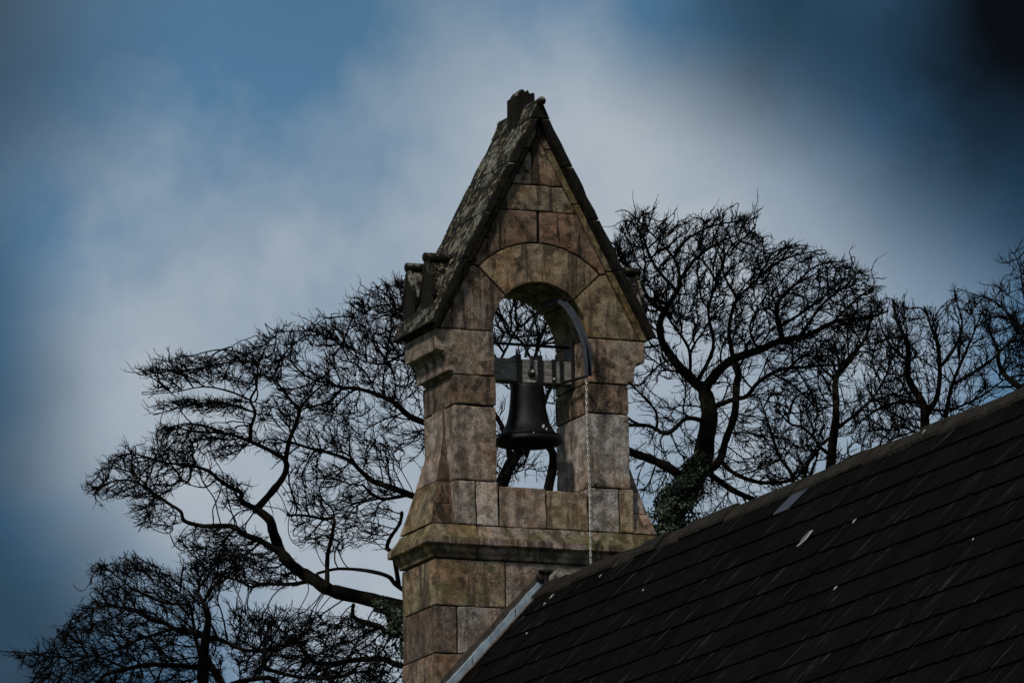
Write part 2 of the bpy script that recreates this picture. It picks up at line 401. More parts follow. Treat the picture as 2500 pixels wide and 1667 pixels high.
# ridge tiles
def ridge_profile():
    pts = []
    for t in np.linspace(-1, 1, 9):
        x = .175*t; z = RZ+.055-abs(x)*RK*(.97) ; 
        if abs(t) < .3: z -= (.3-abs(t))*.11
        pts.append((x, z))
    return pts
y = -.02
while y > Y_END+.4:
    l = random.uniform(.42, .50); dz = random.uniform(-.014, .012); p = ridge_profile(); dx = random.uniform(-.006, .006)
    top = [(x+dx, z+dz+random.uniform(-.009, .009)) for x, z in p]; bot = [(x+dx, z+dz-.035) for x, z in p[::-1]]
    bm = prism_bm(top+bot, y-.004, y-l+.006, .006, 0, .004)
    bmobj('ridge_tile', bm, M_RIDGE, nave); y -= l

# lead flashing up the wall, in lapped lengths, with a brown strip above it that paints the dark shading there
fl = [(-.045, -.335), (-.345, -.60), (-.605, -.80), (-.805, -1.12)]
for i, (a, b) in enumerate(fl):
    hgt = .105; j = .006*(i % 2)
    za, zb = RZ+RK*a+.02, RZ+RK*b+.02
    n_ = 7; top = []; 
    for q in range(n_+1):
        t = q/n_; x = a+(b-a)*t; top.append((x, RZ+RK*x+.02+hgt+random.uniform(-.012, .008)))
    bmobj('lead_flashing', prism_bm([(a, za), (b, zb)]+top[::-1], -.030-j-.006*i, -.012, .003, 0, .002), M_LEAD, nave)
x0, x1 = -.02, -1.14
bmobj('shade_strip', prism_bm([(x0, RZ+RK*x0+.10), (x1, RZ+RK*x1+.10), (x1, RZ+RK*x1+.19), (x0-.02, RZ+RK*x0+.18)], -.014, .03, .006, 0, .016), plain('shade_brown', (.075, .062, .05), .95, scale=18), nave)
bmobj('verge_slip', prism_bm([(-.10, RZ-RK*.10+.035), (-1.25, RZ-RK*1.25+.035), (-1.25, RZ-RK*1.25+.012), (-.10, RZ-RK*.10+.012)], -.09, -.06, .003, 0, .004), plain('pinkish_mortar', (.16, .13, .115), .95), nave)
for (cx, cz, rx, rz, tl, br) in ((.055, 10.83, .030, .062, .5, 1), (-.075, 10.80, .035, .05, -.6, 0), (-.005, 10.87, .10, .025, 0, 0)):
    bm = bmesh.new(); bmesh.ops.create_icosphere(bm, subdivisions=3, radius=1)
    for v in bm.verts:
        f = 1+.18*math.sin(v.co.x*7+cx*50)*math.cos(v.co.z*6); x = v.co.x*rx*f; z = v.co.z*rz*f
        v.co = (cx+x*math.cos(tl)+z*math.sin(tl), -.035+v.co.y*.035*f, cz-x*math.sin(tl)+z*math.cos(tl))
    bmobj('mortar_lump', bm, plain('pale_mortar', (.30, .28, .25), .95) if br else M_MORTAR, nave, smooth=True)

def roof_pt(px, py, lift=.05):
    q = ray(px, py); t = (RZ+lift+RK*CAM[0]-CAM[2])/(q[2]-RK*q[0]); return CAM+q*t
def dropping(px, py, ln, wd, hollow=False):
    c = roof_pt(px, py, .075); bm = bmesh.new()
    n = 14; ring = []
    for i in range(n):
        a = 2*math.pi*i/n; r = 1+.25*random.uniform(-1, 1)
        ring.append((math.cos(a)*ln*r, math.sin(a)*wd*r))
    def P(u, v, h): return tuple(c+slope*u+along*v+nrm*h)
    if hollow:
        o_ = [bm.verts.new(P(u, v, .006)) for u, v in ring]; i_ = [bm.verts.new(P(u*.72, v*.45, .006)) for u, v in ring]
        o2 = [bm.verts.new(P(u, v, -.002)) for u, v in ring]
        for i in range(n):
            if i in (8,): continue
            bm.faces.new((o_[i], o_[(i+1) % n], i_[(i+1) % n], i_[i])); bm.faces.new((o_[i], o2[i], o2[(i+1) % n], o_[(i+1) % n]))
    else:
        t_ = bm.verts.new(P(0, 0, .009)); o_ = [bm.verts.new(P(u, v, .0)) for u, v in ring]
        for i in range(n): bm.faces.new((o_[i], o_[(i+1) % n], t_))
    bmobj('bird_dropping', bm, M_WHITE, nave, smooth=True)
dropping(1965, 1314, .085, .045, True)
for p in ((2085, 1272, .03, .012), (2040, 1434, .026, .014), (1347, 1455, .035, .012), (1570, 1440, .014, .010), (1286, 1545, .016, .008), (1466, 1405, .022, .007), (2256, 1053, .03, .010), (1330, 1473, .025, .008), (2376, 1316, .012, .007)): dropping(*p)

# ------------------------------------------------------------------ bell tower
tower = thing('bell_tower', 'weathered brown sandstone bell tower with an open arch and steep mossy gable roof', 'bell tower', (0, .4, 0))
D = .8
def jit(base=(1, 1, 1), a=1.0, v=.16):
    f = 1+random.uniform(-v, v); return (base[0]*f*random.uniform(.96, 1.04), base[1]*f, base[2]*f*random.uniform(.95, 1.05), a)
PINK, GREY, BROWN, OCHRE, DARK = (1.03, .95, .92), (1.0, 1.0, 1.02), (.84, .72, .62), (.95, .85, .64), (.55, .47, .42)
def st(name, poly, y0=0, y1=D, mat=M_STONE, col=PINK, a=1.0, bev=.010, amp=.004):
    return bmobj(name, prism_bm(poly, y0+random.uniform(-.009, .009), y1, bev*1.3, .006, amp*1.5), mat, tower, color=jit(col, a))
def rect(x0, x1, z0, z1): return [(x0, z0), (x1, z0), (x1, z1), (x0, z1)]

# lower stage down to the gable wall (through-stones), then the west gable wall of the church
rows = [(10.50, 10.955, (-1.16, -.42, .46, 1.16), (OCHRE, PINK, BROWN)), (10.04, 10.50, (-1.16, -.925, -.12, .6, 1.16), (DARK, GREY, PINK, BROWN)),
        (9.56, 10.04, (-1.17, -.38, .4, 1.17), (BROWN, PINK, GREY)), (9.1, 9.56, (-1.18, -.7, .1, .7, 1.18), (PINK, BROWN, GREY, PINK))]
for z0, z1, xs, cs in rows:
    for i in range(len(xs)-1):
        st('wall_stone', rect(xs[i], xs[i+1], z0, z1), 0, .83, M_LEDGE if (z0 == 10.50 and i == 0) else M_STONE, cs[i], .93)
bmobj('mortar_core', box_bm(-1.13, 1.13, .02, .81, 9.1, 11.25, 0), M_MORTAR, tower)
wz = 9.1
bmobj('gable_wall', prism_bm([(-4.9, 0), (4.9, 0), (4.9, 5.6), (1.2, 9.1), (-1.2, 9.1), (-4.9, 5.6)], 0.0, .83, 0, 0, .01), M_STONE, tower, color=jit())

# moulded string course swept round the plan, in stones
def sweep(name, path, closed_prof, mat, col, a):
    n = len(path); bm = bmesh.new(); rings = []
    for i, p in enumerate(path):
        p = Vector(p); nn = []
        if i > 0: d = (p-Vector(path[i-1])).normalized(); nn.append(Vector((d.y, -d.x)))
        if i < n-1: d = (Vector(path[i+1])-p).normalized(); nn.append(Vector((d.y, -d.x)))
        m = sum(nn, Vector((0, 0))); m = m/len(nn); m = m/(m.length**2)
        rings.append([bm.verts.new((p.x+m.x*o, p.y+m.y*o, z+random.uniform(-.003, .003))) for o, z in closed_prof])
    k = len(closed_prof)
    for r0, r1 in zip(rings, rings[1:]):
        for j in range(k): bm.faces.new((r0[j], r0[(j+1) % k], r1[(j+1) % k], r1[j]))
    bm.faces.new(rings[0]); bm.faces.new(rings[-1])
    bmesh.ops.recalc_face_normals(bm, faces=bm.faces)
    es = [e for e in bm.edges if len(e.link_faces) == 2 and e.calc_face_angle(0) > .5]
    bmesh.ops.bevel(bm, geom=es, offset=.007, segments=2, affect='EDGES', clamp_overlap=True)
    return bmobj(name, bm, mat, tower, color=jit(col, a))
prof = [(-.06, 11.285), (.005, 11.285), (.035, 11.225), (.07, 11.175), (.10, 11.148), (.10, 11.082), (.045, 11.072), (.045, 11.02), (.018, 11.0), (.014, 10.962), (-.06, 10.962)]
xa, ya, yb = 1.165, 0.0, .83
def densify(path, s=.11):
    out = []
    for a, b in zip(path, path[1:]):
        a, b = Vector(a), Vector(b); k = max(1, int((b-a).length/s))
        out += [tuple(a+(b-a)*i/k) for i in range(k)]
    return out+[path[-1]]
sweep('string_course_stone', densify([(-.715, ya), (-xa, ya), (-xa, yb), (-.6, yb)][::-1]), prof, M_LEDGE, OCHRE, .9)
sweep('string_course_stone', densify([(-.71, ya), (.555, ya)]), prof, M_LEDGE, PINK, .85)
sweep('string_course_stone', densify([(.56, ya), (xa, ya), (xa, yb), (.6, yb)]), prof, M_LEDGE, OCHRE, .9)
sweep('string_course_stone', densify([(-.595, yb), (.595, yb)][::-1]), prof, M_LEDGE, PINK, .9)

# plinth course under the opening and pillars
Z0, Z1, Z2, Z3, Z4 = 11.29, 11.725, 12.462, 12.757, 13.2
st('pillar_stone', rect(-.93, -.705, Z0, Z1), col=(1.15, 1.1, 1.08)); st('pillar_stone', rect(-.705, -.472, Z0, Z1), col=(1.25, 1.2, 1.18))
st('pillar_stone', rect(.472, .795, Z0, Z1), col=(1.25, 1.25, 1.28)); st('pillar_stone', rect(.795, .945, Z0, Z1), col=OCHRE)
st('sill_stone', rect(-.468, .03, Z0, Z1-.035), .012, D-.01, M_STONE, (1.3, 1.18, 1.1), .96); st('sill_stone', rect(.03, .468, Z0, Z1-.05), .008, D-.01, M_STONE, (1.05, .9, .7), .96)
st('sill_slab', rect(-.33, .40, Z1-.03, Z1+.035), .46, D+.02, M_LEDGE, GREY, .9)
for sx in (-1, 1):
    def X(a, b): return (min(sx*a, sx*b), max(sx*a, sx*b))
    x0, x1 = X(.478, .922)
    st('pillar_stone', rect(x0, x1, Z1, Z2), col=(1.3, 1.27, 1.25) if sx > 0 else (1.12, 1.04, 1.0), bev=.012)
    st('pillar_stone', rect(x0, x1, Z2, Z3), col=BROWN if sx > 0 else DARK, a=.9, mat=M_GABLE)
    # corbel stone: fillet, cavetto and square slab on the outer side
    pr = [(.92, Z3), (.92, 12.782), (.99, 12.78), (.99, 12.89), (1.0, 12.925), (1.018, 12.95), (1.018, 12.972), (1.105, 12.982), (1.105, Z4)]
    poly = [(sx*.48, Z3)]+[(sx*a, b) for a, b in pr]+[(sx*.485, Z4)]
    st('corbel_stone', poly, 0, D, M_GABLE, (.84, .74, .65), .97, .008, .002)
    # battered buttress beside the pillar
    lev = [(Z2, .924, .27, .54), (12.20, .955, .23, .58), (12.0, .99, .20, .61), (Z1+.004, 1.06, .14, .68), (11.5, 1.12, .075, .74), (Z0+.003, 1.183, .005, .80)]
    def butt(ls, col, a):
        for l0, l1 in zip(ls, ls[1:]): pass
        bm = bmesh.new(); rg = []
        for z, xo, y0, y1 in ls:
            rg.append([bm.verts.new(p) for p in ((sx*.90, y0, z), (sx*xo, y0, z), (sx*(xo+.006), (y0+y1)/2, z), (sx*xo, y1, z), (sx*.90, y1, z))])
        for r0, r1 in zip(rg, rg[1:]):
            for j in range(5): bm.faces.new((r0[j], r0[(j+1) % 5], r1[(j+1) % 5], r1[j]))
        bm.faces.new(rg[0]); bm.faces.new(rg[-1])
        bmobj('buttress_stone', bm, M_STONE if a > .8 else M_LEDGE, tower, color=jit(col, a))
    for (za, xa_, ya_, _), (zb2, xb_, yb_, _) in zip(lev, lev[1:]):
        if za-zb2 < .05: continue
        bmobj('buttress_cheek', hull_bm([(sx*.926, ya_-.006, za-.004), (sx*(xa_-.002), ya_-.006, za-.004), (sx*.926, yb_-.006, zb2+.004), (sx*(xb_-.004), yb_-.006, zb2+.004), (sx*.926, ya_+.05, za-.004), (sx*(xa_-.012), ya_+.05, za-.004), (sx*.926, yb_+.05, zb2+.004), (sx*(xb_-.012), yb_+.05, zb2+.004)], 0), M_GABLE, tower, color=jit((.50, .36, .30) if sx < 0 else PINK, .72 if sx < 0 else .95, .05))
    butt(lev[:4], PINK if sx < 0 else (1.1, .75, .68), .97); butt([(Z1-.004,)+lev[3][1:]]+lev[4:], OCHRE, .9)
    bmobj('mortar_core', box_bm(min(sx*.50, sx*.90), max(sx*.50, sx*.90), .022, D-.022, Z0, Z4, 0), M_MORTAR, tower)
bmobj('mortar_core', box_bm(-.5, .5, .04, D-.05, 11.2, Z1-.08, 0), M_MORTAR, tower)

# gable: arch stones, courses, raking stones
def xi(z): return (15.19-z)*.53
ZC, RI, RO_, AJ = 13.225, .488, .88, math.radians(46.5)
def arc(r, a0, a1, n=14): return [(r*math.sin(a0+(a1-a0)*i/n), ZC+r*math.cos(a0+(a1-a0)*i/n)) for i in range(n+1)]
st('arch_stone', arc(RO_, -AJ, AJ, 22)+arc(RI, AJ, -AJ, 22), 0, D, M_GABLE, (.82, .68, .52), .94, .008, .0)
zj = 13.85
for sx in (-1, 1):
    inner = [(sx*.485, Z4)]+[(sx*x, z) for x, z in arc(RI, math.radians(90), AJ, 10)]
    st('arch_stone', inner+[(sx*RO_*math.sin(AJ), ZC+RO_*math.cos(AJ)), (sx*xi(zj), zj), (sx*xi(Z4), Z4)], 0, D, M_GABLE if sx < 0 else M_LEDGE, (.80, .72, .67) if sx < 0 else (.80, .71, .52), .93, .008, .001)
    a_ = arc(RO_, sx*AJ, sx*.012, 12)
    st('gable_stone', [(sx*xi(zj), zj)]+a_+[(sx*.012, 14.422), (sx*xi(14.422), 14.422)], 0, D, M_GABLE, (.74, .56, .48), .70, .009, .002)
st('gable_stone', [(-xi(14.422), 14.422), (xi(14.422), 14.422), (xi(14.682), 14.682), (-xi(14.682), 14.682)], 0, D, M_GABLE, (.74, .64, .50), .88)
st('gable_stone', [(-xi(14.682), 14.682), (-.05, 14.682), (-.05, 15.02), (-xi(15.02), 15.02)], 0, D, M_GABLE, (.75, .68, .66), .85)
st('gable_stone', [(-.05, 14.682), (xi(14.682), 14.682), (.0, 15.18), (-.05, 15.10)], 0, D, M_GABLE, (.75, .60, .50), .85)
bmobj('mortar_core', prism_bm([(-1.0, Z4+.0), (-.52, Z4)]+arc(RI+.03, -math.pi/2, math.pi/2, 20)+[(.52, Z4), (1.0, Z4), (0, 15.1)], .022, D-.022, 0, 0, 0), M_MORTAR, tower)
RW = .082
def xt(z): return (15.53-z)*.521
zb_ = [Z4, 13.87, 14.52, 15.05]
for sx in (-1, 1):
    for i, (z0, z1) in enumerate(zip(zb_, zb_[1:])):
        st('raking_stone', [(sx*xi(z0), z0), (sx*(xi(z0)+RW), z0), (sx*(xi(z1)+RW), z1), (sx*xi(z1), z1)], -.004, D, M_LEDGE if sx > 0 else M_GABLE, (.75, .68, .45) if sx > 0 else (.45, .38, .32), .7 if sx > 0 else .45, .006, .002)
    z0 = 15.05
    st('raking_stone', [(sx*xi(z0), z0), (sx*(xi(z0)+RW), z0), (sx*.002, 15.34), (sx*.002, 15.19)], -.004, D, M_GABLE, BROWN, .7, .006, .002)
    # coping slabs, overhanging front and back
    cz = [13.228, 13.875, 14.36, 14.87, 15.33]
    for i, (z0, z1) in enumerate(zip(cz, cz[1:])):
        u0 = xi(z0)+RW; u1 = xi(z1)+RW; w = random.uniform(-.004, .004)
        poly = [(sx*u0, z0-.02 if i == 0 else z0), (sx*(xt(z0)+w), z0), (sx*(xt(z1)+w), z1), (sx*u1, z1)]
        bm = prism_bm(poly, -.10+random.uniform(-.006, .006), .915, .014, .003, .008)
        bmobj('coping_stone', bm, M_COPE, tower)
bmobj('coping_stone', prism_bm([(-xt(15.33), 15.33), (xt(15.33), 15.33), (.03, 15.50), (-.03, 15.50)], -.10, .91, .01, 0, .004), M_COPE, tower)
# roll along the ridge with rounded ends
P = [(0, -.165, 15.495)]+[(random.uniform(-.004, .004), -.15+1.03*i/10, 15.495+random.uniform(-.005, .005)) for i in range(11)]+[(0, .895, 15.495)]
tube_obj('ridge_roll', P, [.018, .038]+[.036]*9+[.038, .018], M_COPE, tower, 12)
for yy in (-.14, .87):
    bm = bmesh.new(); bmesh.ops.create_icosphere(bm, subdivisions=3, radius=.044, matrix=Matrix.Translation((0, yy, 15.495)))
    bmobj('roll_knob', bm, M_COPE, tower, smooth=True)
# broken finial on the ridge
bm = bmesh.new(); nx, ny = 7, 7; gx = .098; y0, y1 = .255, .50; vt = {}
def ftop(u, v):
    h = 15.665+.05*math.exp(-((u-.35)/.13)**2)+.035*math.exp(-((u-.62)/.08)**2)+.02*math.exp(-((u-.9)/.09)**2)-.03*(u < .12)+.006*math.sin(v*9+u*13)
    return h
for i in range(nx*2+1):
    for j in range(ny+1):
        u, v = i/(nx*2), j/ny; vt[i, j] = bm.verts.new((-gx+2*gx*u+.006*math.sin(j*2.1), y0+(y1-y0)*v, ftop(1-(1-u), v)))
for i in range(nx*2):
    for j in range(ny): bm.faces.new((vt[i, j], vt[i+1, j], vt[i+1, j+1], vt[i, j+1]))
edge = [(i, 0) for i in range(nx*2)]+[(nx*2, j) for j in range(ny)]+[(i, ny) for i in range(nx*2, 0, -1)]+[(0, j) for j in range(ny, 0, -1)]
lowv = {}
for e in edge:
    v = vt[e].co; lowv[e] = bm.verts.new((v.x*1.06, .3775+(v.y-.3775)*1.06, 15.18))
for a, b in zip(edge, edge[1:]+edge[:1]): bm.faces.new((vt[a], vt[b], lowv[b], lowv[a]))
bmobj('finial_stump', bm, M_COPE, tower)
# small gablets standing on each slope, with a roll along their ridges
for sx in (-1, 1):
    for yc in (.285, .755):
        xf = 1.07 if sx < 0 else 1.17; zt = 13.94; hw = .19; zb = 13.475
        bm = bmesh.new()
        xin = xt(zt)-.06
        A = [bm.verts.new((sx*xf, yc, zt)), bm.verts.new((sx*xf, yc-hw*.96, zb+.06)), bm.verts.new((sx*xf, yc-hw*.62, zb-.06)), bm.verts.new((sx*xf, yc+hw*.62, zb-.06)), bm.verts.new((sx*xf, yc+hw*.96, zb+.06))]
        B = [bm.verts.new((sx*xin, yc, zt)), bm.verts.new((sx*(xin+.1), yc-hw*.96, zb+.06)), bm.verts.new((sx*(xin+.1), yc-hw*.62, zb-.06)), bm.verts.new((sx*(xin+.1), yc+hw*.62, zb-.06)), bm.verts.new((sx*(xin+.1), yc+hw*.96, zb+.06))]
        bm.faces.new(A); bm.faces.new(B[::-1])
        for j in range(5): bm.faces.new((A[j], A[(j+1) % 5], B[(j+1) % 5], B[j]))
        # raised verge on the gablet face
        gb = bmobj('gablet', bm, M_COPE, tower)
        for s2 in (-1, 1):
            tube_obj('verge', [(sx*(xf-.01), yc, zt-.01), (sx*(xf-.01), yc+s2*hw*.97, zb+.06)], [.026, .024], M_COPE, gb, 6)
        tube_obj('roll', [(sx*(xf+.028), yc, zt+.012), (sx*(xf+.018), yc, zt+.012), (sx*(xin+xf)/2, yc, zt+.014), (sx*xin, yc, zt+.012)], [.03, .046, .046, .044], M_COPE, gb, 10)
# ironwork fixed to the tower
tube_obj('tie_bar', [(-.50, .40, 13.178), (0, .40, 13.176), (.50, .40, 13.178)], .016, M_IRON, tower, 8)
for sx in (-1, 1): bmobj('bearing_plate', box_bm(min(sx*.482, sx*.455), max(sx*.482, sx*.455), .30, .50, 12.76, 13.22, .004), M_IRON, tower)

# ------------------------------------------------------------------ bell with headstock and swan-neck lever
bx, by = .018, .40
bell = thing('bell', 'dark bronze church bell hanging in the arch from a timber headstock', 'bell', (bx, by, 12.2))
bp = [(0, 12.79), (.10, 12.79), (.135, 12.782), (.158, 12.762), (.166, 12.70), (.174, 12.60), (.189, 12.49), (.212, 12.40), (.248, 12.325), (.295, 12.270), (.325, 12.240), (.333, 12.218), (.330, 12.200), (.305, 12.198), (.25, 12.27), (.17, 12.40), (.135, 12.6), (.12, 12.74), (0, 12.75)]
bpp = catmull([(a, b) for a, b in bp], 3)
bmobj('bell_body', lathe_bm([tuple(p) for p in bpp], bx, by, 64), M_BELL, bell, smooth=True)
tube_obj('rim_band', [(bx+.318*math.cos(a), by+.318*math.sin(a), 12.262) for a in np.linspace(0, 2*math.pi, 49)], .006, M_BELL, bell, 6)
for px, py, sz in ((1327, 1040, .016), (1333, 1048, .012), (1296, 1059, .006), (1250, 1042, .006), (1268, 976, .007)):
    q = ray(px, py); t = ((by-.24)-CAM[1])/q[1]; c = CAM+q*t
    dv = np.array([c[0]-bx, c[1]-by]); rr = np.interp(c[2], [b for a, b in bp[11:2:-1]], [a for a, b in bp[11:2:-1]])
    yy = by-math.sqrt(max(rr*rr-dv[0]**2, 1e-4))
    nn = Vector((dv[0]/rr, (yy-by)/rr, .55)).normalized()
    bm = bmesh.new(); bmesh.ops.create_icosphere(bm, subdivisions=2, radius=1)
    mt = Matrix.Translation((c[0], yy, c[2])) @ nn.to_track_quat('Z', 'Y').to_matrix().to_4x4() @ Matrix.Rotation(.9, 4, 'Z') @ Matrix.Diagonal((sz*2.2, sz*.8, .003, 1))
    bmesh.ops.transform(bm, matrix=mt, verts=bm.verts); bmobj('paint_fleck', bm, plain('fleck', (.45, .48, .5), .5), bell, smooth=True)
cl = tube_obj('clapper', [(bx, by, 12.74), (bx-.01, by, 12.4), (bx-.015, by, 12.22), (bx-.018, by, 12.15), (bx-.02, by, 12.11), (bx-.02, by, 12.06)], [.014, .016, .03, .042, .03, .012], M_IRON, bell, 10)
hs = bmobj('headstock', box_bm(-.455, .455, .315, .485, 12.795, 13.015, .008), M_WOOD, bell)
for x, w, yf in ((-.105, .045, .30), (.118, .050, .30), (-.40, .05, .305), (.262, .034, .305), (.345, .034, .305)):
    bmobj('strap', box_bm(x-w/2, x+w/2, yf-.004, .50, 12.775 if abs(x) > .2 else 12.755, 13.03 if abs(x) > .2 else 13.06, .004), M_IRON, hs)
for x in (-.105, .118):
    for dx in (-.016, .016): tube_obj('staple', [(x+dx, .33, 13.03), (x+dx, .33, 13.10), (x+dx*.6, .34, 13.125)], [.007, .007, .005], M_IRON, hs, 6)
bmobj('centre_block', box_bm(-.07, .085, .285, .33, 12.775, 13.01, .006), M_WOOD, hs)
tube_obj('stay_bolt', [(.008, .272, 13.04), (.008, .268, 12.95), (.008, .268, 12.885)], [.020, .013, .013], M_IRON, hs, 8)
for (x, z, r, mt_, yy) in ((.010, 12.872, .042, M_IRON, .265), (.010, 12.880, .016, M_CHAIN, .232), (-.285, 12.868, .014, M_CHAIN, .305), (.262, 12.835, .012, M_CHAIN, .30)):
    bm = bmesh.new(); bmesh.ops.create_icosphere(bm, subdivisions=3, radius=r, matrix=Matrix.Translation((x, yy, z)) @ Matrix.Diagonal((1, .6, 1, 1)))
    bmobj('bolt', bm, mt_, hs, smooth=True)
bmobj('yoke_plate', box_bm(-.035, .055, .275, .30, 12.775, 12.80, .003), M_CHAIN, hs)
# lever: thin rod from the headstock that swells into a channel-shaped guide over the rope end
lv = [((1283, 872), .05), ((1288, 835), .075), ((1296, 801), .10), ((1315, 764), .16), ((1336, 747), .205), ((1356, 738), .24), ((1379, 747), .28), ((1399, 775), .32), ((1414, 805), .35), ((1425, 835), .372), ((1431, 876), .39), ((1433, 918), .40)]
def on_x(p, x):
    q = ray(*p); t = (x-CAM[0])/q[0]; return CAM+q*t
LP = np.array([on_x(p, x) for p, x in lv]); LPc = catmull(LP, 6)
tube_obj('lever', LPc[:30], [.015]*30, plain('grey_rod', (.15, .165, .185), .5, 0, .3, 20, .001, .4), bell, 8)
# channel section: a broad curved sole with two side cheeks
Cc = LPc[23:]; T = np.gradient(Cc, axis=0); T /= np.linalg.norm(T, axis=1)[:, None]
bm = bmesh.new(); rg = []
cen = np.array([.22, .1, 12.85])
for i in range(len(Cc)):
    side = np.cross(T[i], Cc[i]-cen); side /= np.linalg.norm(side)
    outw = np.cross(side, T[i]); outw /= np.linalg.norm(outw)
    if outw@(Cc[i]-cen) < 0: outw = -outw
    hw_, th_, lip = .036, .010, .036
    pr_ = [(-hw_, lip), (-hw_, -.006), (hw_, -.006), (hw_, lip), (hw_-th_, lip), (hw_-th_, th_), (-hw_+th_, th_), (-hw_+th_, lip)]
    rg.append([bm.verts.new(Cc[i]+side*a+outw*b) for a, b in pr_])
for r0, r1 in zip(rg, rg[1:]):
    for j in range(8): bm.faces.new((r0[j], r0[(j+1) % 8], r1[(j+1) % 8], r1[j]))
bm.faces.new(rg[0]); bm.faces.new(rg[-1]); bmobj('rope_channel', bm, M_STEELGREY, bell)
e0 = Vector((.345, .29, 12.80)); e1 = Vector(LP[-1])
tube_obj('lever_stay', [e0, (e0+e1)/2, e1], .014, M_IRON, bell, 8)
e2 = Vector(LP[-3])

# ------------------------------------------------------------------ chain
chain = thing('pull_chain', 'thin pale steel chain hanging down in front of the right pillar', 'chain', (LP[-1][0], LP[-1][1], 10.8))
def link_mesh():
    n = 14; pts = []; hl, hwid = .020, .0085
    for i in range(n):
        a = 2*math.pi*i/n; x = math.cos(a)*hwid; z = math.sin(a)*hwid+(hl-hwid)*(1 if math.sin(a) > 0 else -1)
        pts.append((x, 0, z))
    pts = np.array(pts); V = []; Q = []; sd_ = 5
    for i in range(n):
        t = pts[(i+1) % n]-pts[i-1]; t /= np.linalg.norm(t); w = np.cross(t, (0, 1, 0))
        for j in range(sd_):
            a = 2*math.pi*j/sd_; V.append(pts[i]+.0056*(math.cos(a)*w+math.sin(a)*np.array((0, 1, 0))))
    for i in range(n):
        for j in range(sd_): Q.append((i*sd_+j, i*sd_+(j+1) % sd_, ((i+1) % n)*sd_+(j+1) % sd_, ((i+1) % n)*sd_+j))
    me = arr_mesh('link', V, Q); me.materials.append(M_CHAIN)
    for p in me.polygons: p.use_smooth = True
    return me
lm = link_mesh(); zt = LP[-1][2]-.02; i = 0
while zt > 10.72:
    o = bpy.data.objects.new('link', lm); COL.objects.link(o); o.parent = chain
    o.matrix_parent_inverse = Matrix.Translation(-chain.location)
    o.location = (LP[-1][0]+.004*math.sin(zt*5), LP[-1][1]+.02-.02*abs(math.sin(zt)), zt); o.rotation_euler = (0, random.uniform(-.05, .05), (PH*-1)+(.25 if i % 2 else 1.25)); zt -= .0325; i += 1

# small weed in the joint of the right jamb
weed = thing('wall_weed', 'tiny dark weed sprouting from the joint of the right pillar beside the chain', 'weed', (.50, -.01, 11.74))
for k in range(7):
    a = random.uniform(-1.2, 1.2); l = random.uniform(.03, .07)
    P = [(.535, -.003, 11.73), (.535+math.sin(a)*l*.4, -.02, 11.73+l*.6), (.535+math.sin(a)*l*.9, -.03, 11.73+l*random.uniform(.7, 1.1))]
    tube_obj('leaf_blade', P, [.002, .004, .001], M_WEED, weed, 5)

# ------------------------------------------------------------------ bare trees
def smooth_noise(n, amp):
    k = max(2, n//4); c = rng.normal(0, 1, k); return np.interp(np.linspace(0, k-1, n), np.arange(k), c)*amp
def in_poly(pts, poly):
    x, y = pts[:, 0], pts[:, 1]; ins = np.zeros(len(pts), bool); n = len(poly)
    for i in range(n):
        x0, y0 = poly[i]; x1, y1 = poly[(i+1) % n]
        c = ((y0 > y) != (y1 > y)); 
        with np.errstate(divide='ignore', invalid='ignore'):
            xin = (x1-x0)*(y-y0)/(y1-y0)+x0
        ins ^= c & (x < xin)
    return ins
def value_noise(u, v, seed):
    iu, iv = np.floor(u).astype(int), np.floor(v).astype(int); fu, fv = u-iu, v-iv
    fu = fu*fu*(3-2*fu); fv = fv*fv*(3-2*fv)
    def h(a, b):
        s = np.sin(a*127.1+b*311.7+seed*74.7)*43758.5453; return s-np.floor(s)
    return (h(iu, iv)*(1-fu)+h(iu+1, iv)*fu)*(1-fv)+(h(iu, iv+1)*(1-fu)+h(iu+1, iv+1)*fu)*fv
